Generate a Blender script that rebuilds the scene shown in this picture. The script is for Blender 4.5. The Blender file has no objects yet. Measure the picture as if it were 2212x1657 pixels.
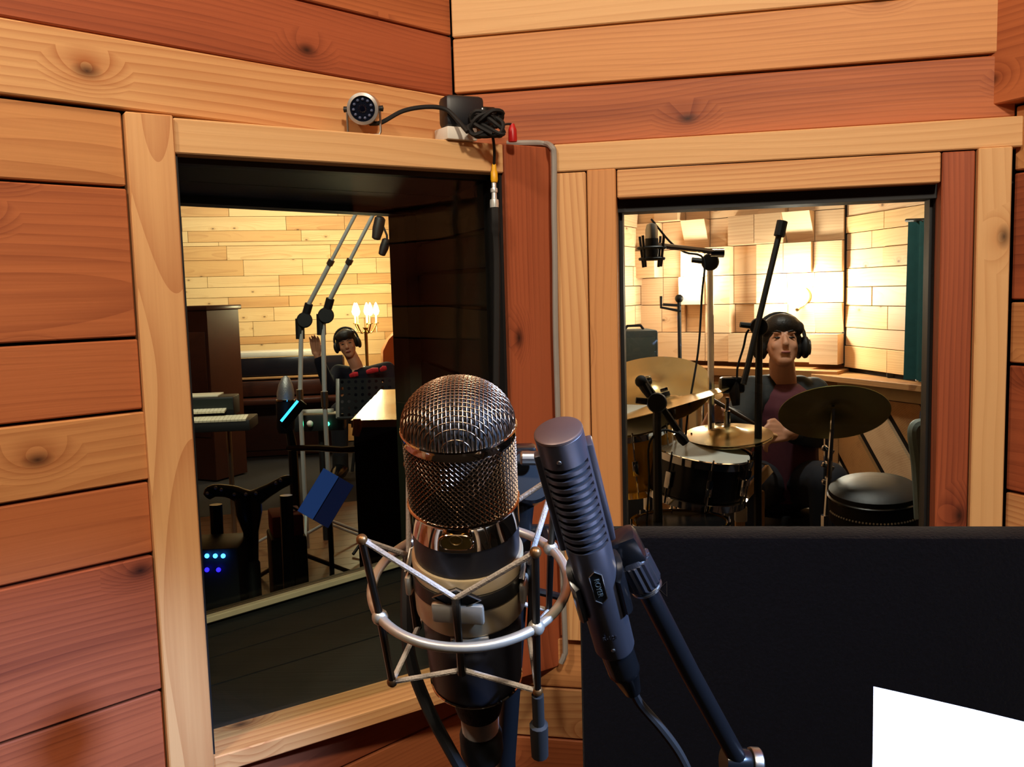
import bpy, bmesh, math, random
from mathutils import Vector, Matrix, Quaternion

random.seed(11)
S = bpy.context.scene
COL = S.collection
Z = Vector((0, 0, 1))

# ------------------------------------------------------------------ camera
FPX = 1950.0                       # focal length in pixels of the 2212 x 1657 frame
RM = Matrix(((0.99961919, -0.02759466, 0.0),
             (-0.00276278, -0.10008184, 0.99497537),
             (-0.02745601, -0.99459648, -0.10011996)))     # image axes (right, down, forward) -> world
CAM = Vector((0, 0, 1.5))
cd = bpy.data.cameras.new('camera')
cd.sensor_width = 36.0
cd.lens = 36.0 * FPX / 2212.0
cd.clip_start = 0.02
cd.clip_end = 60
cam = bpy.data.objects.new('camera', cd)
COL.objects.link(cam)
cam.matrix_world = Matrix.Translation(CAM) @ Matrix((
    (RM[0][0], -RM[0][1], -RM[0][2]),
    (RM[1][0], -RM[1][1], -RM[1][2]),
    (RM[2][0], -RM[2][1], -RM[2][2]))).to_4x4()
S.camera = cam

# ------------------------------------------------------------------ world, lights, exposure
w = bpy.data.worlds.new('world')
S.world = w
w.use_nodes = True
w.node_tree.nodes['Background'].inputs[0].default_value = (0.05, 0.055, 0.07, 1)
w.node_tree.nodes['Background'].inputs[1].default_value = 0.02
vs = S.view_settings
vs.view_transform = 'Standard'
vs.look = 'None'
vs.exposure = 0.0
vs.gamma = 1.0
vs.use_curve_mapping = False


def light(name, kind, loc, power, color, target=None, size=0.1, spot=60, blend=0.5, spread=None):
    l = bpy.data.lights.new(name, kind)
    l.energy = power
    l.color = color
    if kind == 'AREA':
        l.shape = 'DISK'
        l.size = size
        if spread:
            l.spread = math.radians(spread)
    else:
        l.shadow_soft_size = size
    if kind == 'SPOT':
        l.spot_size = math.radians(spot)
        l.spot_blend = blend
    o = bpy.data.objects.new(name, l)
    COL.objects.link(o)
    o.location = loc
    if target is not None:
        o.rotation_euler = (Vector(target) - Vector(loc)).to_track_quat('-Z', 'Y').to_euler()
    return o


WARM = (1.0, 0.85, 0.66)
# vocal booth: two ceiling downlights behind the photographer (the added cool lamp at the right is built after the music desk)
light('booth_downlight', 'AREA', (0.30, -0.50, 2.64), 26, WARM, (-0.05, 1.2, 1.6), size=0.16)
light('booth_downlight', 'AREA', (-0.75, -0.1, 2.62), 12, WARM, (0.2, 1.3, 1.55), size=0.16)
# live room with the piano: spots that wash the far wall, two added to brighten the middle
for lx, ly in ((-2.7, 7.4), (-1.5, 7.9)):
    light('live_room_spot', 'SPOT', (lx, ly, 3.0), 112, (1.0, 0.90, 0.74), (lx - 0.25, ly + 1.2, 1.4), size=0.12, spot=120, blend=0.7)
light('live_room_spot', 'SPOT', (-1.0, 3.7, 3.0), 170, (1.0, 0.90, 0.76), (-1.35, 6.6, 0.9), size=0.12, spot=75, blend=0.8)  # added to brighten the seated player and the chrome stands
light('live_room_spot', 'SPOT', (-1.9, 4.9, 2.9), 100, (1.0, 0.90, 0.74), (-1.85, 5.5, 0.8), size=0.1, spot=45, blend=0.7)  # added to brighten the white keys of the keyboard
# drum room ceiling
light('drum_room_downlight', 'AREA', (1.0, 3.3, 2.75), 20, (1.0, 0.95, 0.86), (1.2, 3.6, 0.6), size=0.2)


# ------------------------------------------------------------------ pixel helpers (photo pixel + depth -> point in the room)
def ray(x, y):
    return RM @ Vector(((x - 1106.0) / FPX, (y - 828.5) / FPX, 1.0))


def px(x, y, t):
    return CAM + ray(x, y) * t


def on_wall(x, y, P, u):
    """point where the sight line meets the vertical plane through P along u"""
    n = Vector((u.y, -u.x, 0))
    d = ray(x, y)
    return CAM + d * ((P - CAM).dot(n) / d.dot(n))


def at_z(x, y, z):
    d = ray(x, y)
    return CAM + d * ((z - CAM.z) / d.z)


def az(deg):
    a = math.radians(deg)
    return Vector((math.sin(a), math.cos(a), 0))


def rn(u):                                  # right-hand normal of a wall direction
    return Vector((u.y, -u.x, 0))


# ------------------------------------------------------------------ mesh helpers
def mesh_obj(name, bm, mat, parent=None, smooth=False, angle=35):
    me = bpy.data.meshes.new(name)
    bmesh.ops.recalc_face_normals(bm, faces=bm.faces[:])
    lo = Vector((1e9,) * 3)
    hi = -lo
    for v in bm.verts:
        for i in range(3):
            lo[i] = min(lo[i], v.co[i])
            hi[i] = max(hi[i], v.co[i])
    o_ = (lo + hi) / 2
    if parent is None:
        o_.z = lo.z
    bmesh.ops.translate(bm, verts=bm.verts[:], vec=-o_)
    bm.to_mesh(me)
    bm.free()
    if smooth:
        for p in me.polygons:
            p.use_smooth = True
        me.set_sharp_from_angle(angle=math.radians(angle))
    me.materials.append(mat)
    o = bpy.data.objects.new(name, me)
    COL.objects.link(o)
    o.location = o_
    if parent is not None:
        attach(o, parent)
    return o


def world_of(o):
    m = o.matrix_basis.copy()
    p = o.parent
    if p is None:
        return m
    return world_of(p) @ o.matrix_parent_inverse @ m


def attach(o, parent):
    o.parent = parent
    o.matrix_parent_inverse = world_of(parent).inverted()


def thing(name, label, cat, loc, group=None):
    o = bpy.data.objects.new(name, None)
    COL.objects.link(o)
    o.empty_display_size = 0.05
    o.location = loc
    o['label'] = label
    o['category'] = cat
    if group:
        o['group'] = group
    return o


def tag(o, label, cat, group=None):
    o['label'] = label
    o['category'] = cat
    if group:
        o['group'] = group
    return o


def struct(o):
    o['kind'] = 'structure'
    return o


def frame_mat(c, ax, ay):
    ax = ax.normalized()
    azv = ax.cross(ay).normalized()
    ay = azv.cross(ax).normalized()
    return Matrix(((ax.x, ay.x, azv.x, c.x), (ax.y, ay.y, azv.y, c.y), (ax.z, ay.z, azv.z, c.z), (0, 0, 0, 1)))


def board(name, c, ax, ay, L, W, T, mat, parent=None, bev=0.0015):
    """a plank: length along ax, width along ay, local X is the grain direction"""
    bm = bmesh.new()
    bmesh.ops.create_cube(bm, size=1)
    for v in bm.verts:
        v.co = Vector((v.co.x * L, v.co.y * W, v.co.z * T))
    if bev:
        bmesh.ops.bevel(bm, geom=bm.edges[:], offset=min(bev, T * .3), segments=1, affect='EDGES')
    me = bpy.data.meshes.new(name)
    bm.to_mesh(me)
    bm.free()
    me.materials.append(mat)
    o = bpy.data.objects.new(name, me)
    COL.objects.link(o)
    o.matrix_basis = frame_mat(c, ax, ay)
    if parent is not None:
        attach(o, parent)
    return o


def wall_board(name, P, u, s0, s1, z0, z1, mat, parent, off=0.0, th=0.018, gap=0.0015, vertical=False, bev=0.0015):
    """plank lying in the wall plane through P along u; front face off metres into the room"""
    nin = rn(u)
    c = P + u * ((s0 + s1) / 2) + Z * ((z0 + z1) / 2 - P.z) + nin * (off - th / 2)
    Ls, Hs = (s1 - s0) - gap, (z1 - z0) - gap
    if vertical:
        return board(name, c, Z, -u, Hs, Ls, th, mat, parent, bev)
    return board(name, c, u, Z, Ls, Hs, th, mat, parent, bev)


def ident(M=None):
    return M if M is not None else Matrix.Identity(4)


def add_box(bm, c, size, M=None, bev=0.0):
    r = bmesh.ops.create_cube(bm, size=1)
    vs_ = r['verts']
    for v in vs_:
        v.co = Vector((v.co.x * size[0], v.co.y * size[1], v.co.z * size[2]))
    if bev > 0:
        es = list({e for v in vs_ for e in v.link_edges})
        rb = bmesh.ops.bevel(bm, geom=es, offset=bev, segments=2, affect='EDGES', profile=0.5)
        vs_ = list({v for v in rb['verts']} | {v for v in vs_ if v.is_valid})
    T = ident(M) @ Matrix.Translation(Vector(c))
    for v in vs_:
        v.co = T @ v.co


def add_tube(bm, pts, r, n=8, cap=True, closed=False):
    """tube through points; r is a number or one radius per point"""
    pts = [Vector(p) for p in pts]
    m = len(pts)
    rs = [r] * m if not hasattr(r, '__len__') else r
    tang = []
    for i in range(m):
        if closed:
            t = pts[(i + 1) % m] - pts[i - 1]
        elif i == 0:
            t = pts[1] - pts[0]
        elif i == m - 1:
            t = pts[-1] - pts[-2]
        else:
            t = (pts[i + 1] - pts[i]).normalized() + (pts[i] - pts[i - 1]).normalized()
        if t.length < 1e-9:
            t = Vector((0, 0, 1))
        tang.append(t.normalized())
    a = tang[0].orthogonal().normalized()
    rings = []
    for i in range(m):
        a = (a - tang[i] * a.dot(tang[i]))
        a = a.normalized() if a.length > 1e-6 else tang[i].orthogonal().normalized()
        b = tang[i].cross(a)
        rings.append([bm.verts.new(pts[i] + (a * math.cos(2 * math.pi * k / n) + b * math.sin(2 * math.pi * k / n)) * rs[i]) for k in range(n)])
    for i in range(m if closed else m - 1):
        A, B = rings[i], rings[(i + 1) % m]
        off = 0
        if closed and i == m - 1:
            off = min(range(n), key=lambda q: (A[0].co - B[q].co).length)
        for k in range(n):
            bm.faces.new((A[k], A[(k + 1) % n], B[(k + 1 + off) % n], B[(k + off) % n]))
    if cap and not closed:
        bm.faces.new(rings[0][::-1])
        bm.faces.new(rings[-1])


def add_lathe(bm, prof, n=24, M=None, cap=True):
    """profile [(radius, z), ...] turned round local z"""
    M = ident(M)
    rings = []
    for r, z in prof:
        if r < 1e-6:
            rings.append([bm.verts.new(M @ Vector((0, 0, z)))])
        else:
            rings.append([bm.verts.new(M @ Vector((r * math.cos(2 * math.pi * k / n), r * math.sin(2 * math.pi * k / n), z))) for k in range(n)])
    for A, B in zip(rings, rings[1:]):
        for k in range(n):
            a0, a1 = A[k % len(A)], A[(k + 1) % len(A)]
            b0, b1 = B[k % len(B)], B[(k + 1) % len(B)]
            f = []
            for v in (a0, a1, b1, b0):
                if v not in f:
                    f.append(v)
            if len(f) > 2:
                bm.faces.new(f)
    if cap:
        if len(rings[0]) > 2:
            bm.faces.new(rings[0][::-1])
        if len(rings[-1]) > 2:
            bm.faces.new(rings[-1])


def add_prism(bm, poly, z0, z1, M=None):
    M = ident(M)
    A = [bm.verts.new(M @ Vector((p[0], p[1], z0))) for p in poly]
    B = [bm.verts.new(M @ Vector((p[0], p[1], z1))) for p in poly]
    n = len(poly)
    bm.faces.new(A[::-1])
    bm.faces.new(B)
    for i in range(n):
        bm.faces.new((A[i], A[(i + 1) % n], B[(i + 1) % n], B[i]))


def add_hexa(bm, p, q):
    """slab between two quads p and q (lists of four points)"""
    A = [bm.verts.new(v) for v in p]
    B = [bm.verts.new(v) for v in q]
    bm.faces.new(A[::-1])
    bm.faces.new(B)
    for i in range(4):
        bm.faces.new((A[i], A[(i + 1) % 4], B[(i + 1) % 4], B[i]))


def add_ball(bm, c, r, M=None, seg=12, scale=(1, 1, 1)):
    res = bmesh.ops.create_uvsphere(bm, u_segments=seg, v_segments=max(6, seg // 2 + 1), radius=1)
    M = ident(M)
    for v in res['verts']:
        v.co = M @ (Vector(c) + Vector((v.co.x * r * scale[0], v.co.y * r * scale[1], v.co.z * r * scale[2])))


def spline(pts, k=6):
    """Catmull-Rom through points"""
    pts = [Vector(p) for p in pts]
    P = [pts[0] * 2 - pts[1]] + pts + [pts[-1] * 2 - pts[-2]]
    out = []
    for i in range(1, len(P) - 2):
        for j in range(k):
            t = j / k
            a, b, c, d = P[i - 1], P[i], P[i + 1], P[i + 2]
            out.append(0.5 * ((2 * b) + (c - a) * t + (2 * a - 5 * b + 4 * c - d) * t * t + (3 * b - a - 3 * c + d) * t ** 3))
    out.append(pts[-1])
    return out


def zrot(c, deg=0):
    return Matrix.Translation(Vector(c)) @ Matrix.Rotation(math.radians(deg), 4, 'Z')


def axis_frame(c, up, xhint=Vector((1, 0, 0))):
    up = up.normalized()
    x = (xhint - up * xhint.dot(up)).normalized()
    y = up.cross(x)
    return Matrix(((x.x, y.x, up.x, c.x), (x.y, y.y, up.y, c.y), (x.z, y.z, up.z, c.z), (0, 0, 0, 1)))


def one(name, mat, parent, fn, *a, smooth=True, **k):
    bm = bmesh.new()
    fn(bm, *a, **k)
    return mesh_obj(name, bm, mat, parent, smooth)


def text_obj(name, body, M, size, mat, parent, depth=0.0002):
    cu = bpy.data.curves.new(name, 'FONT')
    cu.body = body
    cu.size = size
    cu.align_x = 'CENTER'
    cu.align_y = 'CENTER'
    cu.extrude = depth
    tmp = bpy.data.objects.new(name + '_tmp', cu)
    COL.objects.link(tmp)
    dg = bpy.context.evaluated_depsgraph_get()
    me = bpy.data.meshes.new_from_object(tmp.evaluated_get(dg))
    bpy.data.objects.remove(tmp)
    me.materials.clear()
    me.materials.append(mat)
    o = bpy.data.objects.new(name, me)
    COL.objects.link(o)
    o.matrix_basis = M
    attach(o, parent)
    return o


# ------------------------------------------------------------------ materials
def lin(c):
    return tuple((v / 255 / 12.92) if v / 255 <= 0.04045 else ((v / 255 + 0.055) / 1.055) ** 2.4 for v in c) + (1.0,)


def nodes_of(name):
    m = bpy.data.materials.new(name)
    m.use_nodes = True
    nt = m.node_tree
    b = nt.nodes['Principled BSDF']
    return m, nt, b


def plain(name, col, rough=0.5, metal=0.0, var=0.12, scale=30.0, bump=0.0, coat=0.0, spec=0.5, sheen=0.0):
    """principled surface with a little procedural tone variation"""
    m, nt, b = nodes_of(name)
    N = nt.nodes
    tc = N.new('ShaderNodeTexCoord')
    no = N.new('ShaderNodeTexNoise')
    no.inputs['Scale'].default_value = scale
    no.inputs['Detail'].default_value = 4
    nt.links.new(tc.outputs['Object'], no.inputs['Vector'])
    mx = N.new('ShaderNodeMix')
    mx.data_type = 'RGBA'
    c = lin(col)
    mx.inputs[6].default_value = tuple(v * (1 - var) for v in c[:3]) + (1,)
    mx.inputs[7].default_value = tuple(min(1, v * (1 + var)) for v in c[:3]) + (1,)
    nt.links.new(no.outputs['Fac'], mx.inputs[0])
    nt.links.new(mx.outputs[2], b.inputs['Base Color'])
    b.inputs['Roughness'].default_value = rough
    b.inputs['Metallic'].default_value = metal
    b.inputs['Specular IOR Level'].default_value = spec
    b.inputs['Coat Weight'].default_value = coat
    b.inputs['Sheen Weight'].default_value = sheen
    if bump:
        bp = N.new('ShaderNodeBump')
        bp.inputs['Strength'].default_value = bump
        bp.inputs['Distance'].default_value = 0.002
        nt.links.new(no.outputs['Fac'], bp.inputs['Height'])
        nt.links.new(bp.outputs['Normal'], b.inputs['Normal'])
    return m


def glow(name, col, strength):
    m, nt, b = nodes_of(name)
    b.inputs['Base Color'].default_value = lin(col)
    b.inputs['Emission Color'].default_value = lin(col)
    b.inputs['Emission Strength'].default_value = strength
    return m


def glass(name, tint=(1, 1, 1), refl=1.0, base=0.012):
    m = bpy.data.materials.new(name)
    m.use_nodes = True
    nt = m.node_tree
    nt.nodes.clear()
    N = nt.nodes
    out = N.new('ShaderNodeOutputMaterial')
    mix = N.new('ShaderNodeMixShader')
    tr = N.new('ShaderNodeBsdfTransparent')
    tr.inputs[0].default_value = tint + (1,)
    gl = N.new('ShaderNodeBsdfGlossy')
    gl.inputs['Roughness'].default_value = 0.01
    gl.inputs[0].default_value = (refl, refl, refl, 1)
    lw = N.new('ShaderNodeLayerWeight')
    lw.inputs[0].default_value = 0.5
    pw = N.new('ShaderNodeMath')
    pw.operation = 'POWER'
    pw.inputs[1].default_value = 4.0
    ma = N.new('ShaderNodeMath')
    ma.operation = 'MULTIPLY_ADD'
    ma.inputs[1].default_value = 0.5
    ma.inputs[2].default_value = base
    nt.links.new(lw.outputs['Facing'], pw.inputs[0])
    nt.links.new(pw.outputs[0], ma.inputs[0])
    nt.links.new(ma.outputs[0], mix.inputs[0])
    nt.links.new(tr.outputs[0], mix.inputs[1])
    nt.links.new(gl.outputs[0], mix.inputs[2])
    nt.links.new(mix.outputs[0], out.inputs[0])
    return m


def wood(name, light_c, dark_c, ring=26.0, knots=0.5, rough=0.55, stain=0.5, streak=0.55, bump=0.12, late=0.36):
    """softwood: rings round a pith that runs along local X, fibres, tone drift and knots"""
    m, nt, b = nodes_of(name)
    N, Lk = nt.nodes, nt.links

    def nd(t, **kw):
        n = N.new(t)
        for k, v in kw.items():
            setattr(n, k, v)
        return n

    def math_(op, a, bb=None, clamp=False):
        n = nd('ShaderNodeMath', operation=op, use_clamp=clamp)
        for i, v in enumerate((a, bb)):
            if v is None:
                continue
            if isinstance(v, (int, float)):
                n.inputs[i].default_value = v
            else:
                Lk.new(v, n.inputs[i])
        return n.outputs[0]

    def vmath(op, a, bb):
        n = nd('ShaderNodeVectorMath', operation=op)
        for i, v in enumerate((a, bb)):
            if isinstance(v, tuple):
                n.inputs[i].default_value = v
            else:
                Lk.new(v, n.inputs[i])
        return n.outputs[0]

    tc = nd('ShaderNodeTexCoord')
    oi = nd('ShaderNodeObjectInfo')
    rnd = oi.outputs['Random']
    comb = nd('ShaderNodeCombineXYZ')
    Lk.new(math_('MULTIPLY', rnd, 37.0), comb.inputs[0])
    Lk.new(math_('MULTIPLY', math_('FRACT', math_('MULTIPLY', rnd, 17.0)), 0.16), comb.inputs[1])
    Lk.new(math_('ADD', math_('MULTIPLY', math_('FRACT', math_('MULTIPLY', rnd, 53.0)), 0.12), 0.02), comb.inputs[2])
    pos = vmath('ADD', tc.outputs['Object'], comb.outputs[0])
    # knots: sparse cells stretched along the board
    kp = vmath('MULTIPLY', pos, (5.0, 9.0, 0.8))
    vo = nd('ShaderNodeTexVoronoi', feature='F1', voronoi_dimensions='2D')
    vo.inputs['Scale'].default_value = 1.0
    Lk.new(kp, vo.inputs['Vector'])
    sep = nd('ShaderNodeSeparateColor')
    Lk.new(vo.outputs['Color'], sep.inputs[0])
    present = math_('LESS_THAN', sep.outputs[0], knots * 0.42)
    kd = vo.outputs['Distance']
    knear = math_('MULTIPLY', math_('SUBTRACT', 1.0, math_('MULTIPLY', kd, 4.0), True), present)
    kcore = math_('MULTIPLY', math_('SUBTRACT', 1.0, math_('MULTIPLY', kd, 11.0), True), present)
    # slow wander of the grain
    wp = vmath('MULTIPLY', pos, (1.3, 4.0, 4.0))
    wn = nd('ShaderNodeTexNoise')
    wn.inputs['Scale'].default_value = 1.0
    wn.inputs['Detail'].default_value = 1.5
    Lk.new(wp, wn.inputs['Vector'])
    sx = nd('ShaderNodeSeparateXYZ')
    Lk.new(pos, sx.inputs[0])
    yy, zz = sx.outputs[1], sx.outputs[2]
    rad = math_('SQRT', math_('ADD', math_('MULTIPLY', yy, yy), math_('MULTIPLY', zz, zz)))
    rad = math_('ADD', rad, math_('MULTIPLY', wn.outputs['Fac'], 0.075))
    rad = math_('ADD', rad, math_('MULTIPLY', knear, 0.025))
    ph = math_('FRACT', math_('MULTIPLY', rad, ring * 7.5))
    # soft early wood rising to a sharp dark late-wood line
    line = math_('POWER', ph, 2.2)
    # fibres
    fp = vmath('MULTIPLY', pos, (5.0, 230.0, 230.0))
    fn = nd('ShaderNodeTexNoise')
    fn.inputs['Scale'].default_value = 1.0
    fn.inputs['Detail'].default_value = 2.0
    Lk.new(fp, fn.inputs['Vector'])
    gp = vmath('MULTIPLY', pos, (2.2, 60.0, 60.0))
    gn = nd('ShaderNodeTexNoise')
    gn.inputs['Scale'].default_value = 1.0
    gn.inputs['Detail'].default_value = 3.0
    Lk.new(gp, gn.inputs['Vector'])
    tp = vmath('MULTIPLY', pos, (1.1, 12.0, 12.0))
    tn = nd('ShaderNodeTexNoise')
    tn.inputs['Scale'].default_value = 1.0
    tn.inputs['Detail'].default_value = 5.0
    Lk.new(tp, tn.inputs['Vector'])
    fac = math_('MULTIPLY', line, late)
    fac = math_('ADD', fac, math_('MULTIPLY', math_('SUBTRACT', fn.outputs['Fac'], 0.5), streak))
    fac = math_('ADD', fac, math_('MULTIPLY', math_('SUBTRACT', gn.outputs['Fac'], 0.5), streak * 1.6))
    fac = math_('ADD', fac, math_('MULTIPLY', math_('SUBTRACT', tn.outputs['Fac'], 0.47), stain * 3.0))
    fac = math_('ADD', fac, math_('MULTIPLY', math_('SUBTRACT', rnd, 0.5), 0.25))
    fac = math_('ADD', fac, math_('MULTIPLY', knear, 0.5), True)
    mx = nd('ShaderNodeMix', data_type='RGBA')
    mx.inputs[6].default_value = lin(light_c)
    mx.inputs[7].default_value = lin(dark_c)
    Lk.new(fac, mx.inputs[0])
    mk = nd('ShaderNodeMix', data_type='RGBA')
    Lk.new(kcore, mk.inputs[0])
    Lk.new(mx.outputs[2], mk.inputs[6])
    mk.inputs[7].default_value = lin(tuple(v * 0.42 for v in dark_c))
    Lk.new(mk.outputs[2], b.inputs['Base Color'])
    b.inputs['Roughness'].default_value = rough
    b.inputs['Specular IOR Level'].default_value = 0.35
    bp = nd('ShaderNodeBump')
    bp.inputs['Strength'].default_value = bump
    bp.inputs['Distance'].default_value = 0.002
    Lk.new(fn.outputs['Fac'], bp.inputs['Height'])
    Lk.new(bp.outputs['Normal'], b.inputs['Normal'])
    return m


WD = {
    'pale': wood('pale_cedar', (224, 172, 116), (176, 106, 58), 20, .3, stain=.4, streak=.35, late=.5),
    'straw': wood('straw_cedar', (222, 176, 122), (190, 132, 78), 16, .15, stain=.25, streak=.25),
    'honey': wood('honey_cedar', (210, 148, 92), (156, 88, 46), 18, .95, stain=.5, streak=.3),
    'rust': wood('rust_cedar', (186, 108, 64), (122, 56, 32), 22, .9, stain=.6, streak=.35),
    'red': wood('red_cedar', (170, 90, 56), (104, 45, 28), 24, .5, stain=.6, streak=.4),
    'pine': wood('live_room_pine', (230, 192, 136), (192, 140, 84), 14, .6, stain=.45, streak=.2),
    'pine_dark': wood('live_room_pine_amber', (216, 166, 106), (172, 112, 64), 14, .6, stain=.45, streak=.2),
    'maple': wood('drum_room_block', (216, 182, 142), (172, 126, 88), 12, .2, stain=.35, streak=.2),
    'oak': wood('drum_room_trim', (176, 128, 78), (122, 78, 44), 14, .3, stain=.5, streak=.3),
    'walnut': wood('dark_piano_wood', (62, 30, 20), (30, 14, 10), 16, .1, stain=.4, rough=.3),
    'floor': wood('live_room_floor', (104, 64, 38), (66, 36, 20), 14, .2, stain=.5, rough=.4),
}
BACKING = plain('dark_batten_void', (22, 12, 8), .9)
BLACKWOOD = wood('black_stained_board', (13, 15, 14), (7, 8, 8), 14, .0, stain=.3, streak=.3, rough=.6)
MATTE_BLACK = plain('matte_black_paint', (16, 17, 19), .55)
GLOSS_BLACK = plain('gloss_black_plastic', (14, 15, 17), .22, spec=.6)
RUBBER = plain('black_rubber', (12, 12, 13), .75)
BRIGHT = plain('bright_chrome_tube', (222, 226, 224), .22, .55, .05)
CHROME = plain('chrome', (225, 225, 228), .08, 1.0, .04)
STEEL = plain('satin_steel', (170, 166, 158), .32, 1.0, .08, 60)
NICKEL = plain('satin_nickel_tube', (184, 176, 160), .34, .7, .10, 40)
GREYPAINT = plain('grey_cable_sheath', (150, 146, 140), .5)
WHITE = plain('white_plastic', (226, 220, 208), .45)
CERAM = plain('plaster_ceiling', (205, 190, 170), .9)
PANE = glass('window_glass', (0.95, 0.98, 0.96), 1.0, 0.012)

# ================================================================== the vocal booth shell
K = Vector((-0.0746, 1.3479, 1.5))          # corner of the two booth walls
U1, U2, U3 = az(44.845), az(102.063), az(56.308)
FP = on_wall(290, 600, K, U1)
FP.z = 1.5


def s_of(P, o, u):
    return (P - o).dot(u)


def zl(x, y):
    return on_wall(x, y, K, U1).z


def zr(x, y):
    return on_wall(x, y, K, U2).z


def sr(x, y):
    return s_of(on_wall(x, y, K, U2), K, U2)


def zf(x, y):
    return on_wall(x, y, FP, U3).z


def slab(name, P, u, s0, s1, z0, z1, mat, parent=None, off=0.0, th=0.03):
    nin = rn(u)
    bm = bmesh.new()
    a = P + u * s0
    b_ = P + u * s1
    q = [Vector((a.x, a.y, z0)), Vector((b_.x, b_.y, z0)), Vector((b_.x, b_.y, z1)), Vector((a.x, a.y, z1))]
    add_hexa(bm, [v + nin * off for v in q], [v + nin * (off - th) for v in q])
    return mesh_obj(name, bm, mat, parent)


def joined_slabs(name, items, mat):
    bm = bmesh.new()
    for P, u, s0, s1, z0, z1, off, th in items:
        nin = rn(u)
        a = P + u * s0
        b_ = P + u * s1
        q = [Vector((a.x, a.y, z0)), Vector((b_.x, b_.y, z0)), Vector((b_.x, b_.y, z1)), Vector((a.x, a.y, z1))]
        add_hexa(bm, [v + nin * off for v in q], [v + nin * (off - th) for v in q])
    return mesh_obj(name, bm, mat)


ZC = 2.72                                     # booth ceiling
S_POST = s_of(FP, K, U1)
S_BACK = -1.85
Z_TRIM0 = zl(0, 206)                          # underside of the pale board over the frame
Z_BOX1, Z_BOX0 = 1.5 + 0.2075, 1.5 - 0.567    # top and bottom of the deep window box
wl = struct(joined_slabs('wall_left', [
    (K, U1, S_BACK, S_POST + .02, 0, ZC, -.022, .03),
    (K, U1, S_POST + .02, 0.03, Z_BOX1, ZC, -.022, .03),
    (K, U1, S_POST + .02, 0.03, 0, Z_BOX0, -.022, .03)], BACKING))
# planks left of the window
zs = [Z_TRIM0, zl(0, 387), zl(0, 746), zl(0, 922), zl(0, 1093.5), zl(0, 1273), zl(0, 1611)]
tones = ['honey', 'rust', 'rust', 'honey', 'rust', 'red']
ends = [.002, .0, .006, .010, .008, .004]
for i, (z1, z0) in enumerate(zip(zs, zs[1:])):
    wall_board('plank', K, U1, S_BACK, S_POST + .001 + ends[i] * .3, z0, z1, WD[tones[i]], wl, off=-.004 + .002 * (i % 2), gap=.0035)
# below: boards that run on under the window box into the corner
z = zs[-1]
zk = [q for q in (z, z - .135, z - .29, z - .44, z - .60, z - .78) if q > .06] + [.02]
for i, (z1, z0) in enumerate(zip(zk, zk[1:])):
    wall_board('plank', K, U1, S_BACK, S_POST + .002, z0, z1, WD[('red', 'rust', 'honey')[i % 3]], wl, off=-.004, gap=.0035)
zk = [q for q in (Z_BOX0 - .002, Z_BOX0 - .075, Z_BOX0 - .20, Z_BOX0 - .34, Z_BOX0 - .50, Z_BOX0 - .68) if q > .06] + [.02]
for i, (z1, z0) in enumerate(zip(zk, zk[1:])):
    wall_board('plank', K, U1, S_POST + .012, .006, z0, z1, WD[('red', 'rust', 'red')[i % 3]], wl, off=-.004, gap=.0035)  # darker boards put the window box's shade into the wood colour
# above the window
zA, zB = zl(976, 208), zl(978, 77)
wall_board('plank', K, U1, S_BACK, .006, Z_TRIM0, zA, WD['pale'], wl, off=.002, gap=.004)
for z0, z1, t in ((zA, zB, 'red'), (zB, zB + .13, 'rust'), (zB + .13, zB + .28, 'honey'), (zB + .28, zB + .42, 'rust'),
                  (zB + .42, zB + .57, 'red'), (zB + .57, zB + .72, 'rust'), (zB + .72, ZC, 'honey')):
    wall_board('plank', K, U1, S_BACK, .006, z0, z1, WD[t], wl, off=-.004, gap=.003)

# right wall
S2 = 0.752
Z_FR1, Z_FR0 = zr(1204, 314.5), zr(1206, 375)
Z_HD0 = zr(1334, 431)
SA, SB, SC, SD, SE, SF = sr(1200, 375), sr(1271, 500), sr(1335, 500), sr(2028, 401), sr(2104, 327), sr(2178, 325)
Z_LB0 = zr(1229, 1379)
Z_WB = 1.5 - .47                               # lower edge of the drum window
wr = struct(joined_slabs('wall_right', [
    (K, U2, -.02, S2 + .02, Z_FR1 - .02, ZC, -.02, .03),
    (K, U2, -.02, SC, 0, Z_BOX0, -.02, .03),
    (K, U2, .09, SC, Z_BOX0, Z_FR1 - .02, -.02, .03),
    (K, U2, SD, S2 + .02, 0, Z_FR1 - .02, -.02, .03),
    (K, U2, SC, SD, 0, Z_WB, -.02, .03)], BACKING))
zR1, zR2 = zr(981, 204), zr(978, 82)
for z0, z1, t in ((Z_FR1, zR1, 'rust'), (zR1, zR2, 'honey'), (zR2, zR2 + .12, 'straw'), (zR2 + .12, zR2 + .26, 'honey'),
                  (zR2 + .26, zR2 + .40, 'rust'), (zR2 + .40, zR2 + .55, 'honey'), (zR2 + .55, zR2 + .70, 'rust'), (zR2 + .70, ZC, 'honey')):
    wall_board('plank', K, U2, .001, S2, z0, z1, WD[t], wr, off=-.002 if t == 'rust' else 0, gap=.0035 if z0 == zR1 or z1 == zR1 else .002)
zz_ = [Z_LB0, zr(1215, 1487), zr(1180, 1594), zr(1180, 1594) - .14, zr(1180, 1594) - .3, zr(1180, 1594) - .48, zr(1180, 1594) - .66, .02]
for i, (z1, z0) in enumerate(zip(zz_, zz_[1:])):
    wall_board('plank', K, U2, .001, S2, z0, z1, WD[('honey', 'pale', 'rust')[i % 3]], wr, off=0, gap=.003)
wall_board('plank', K, U2, .095, SA, Z_LB0, Z_FR1, WD['rust'], wr, off=-.004, gap=.003)

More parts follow.
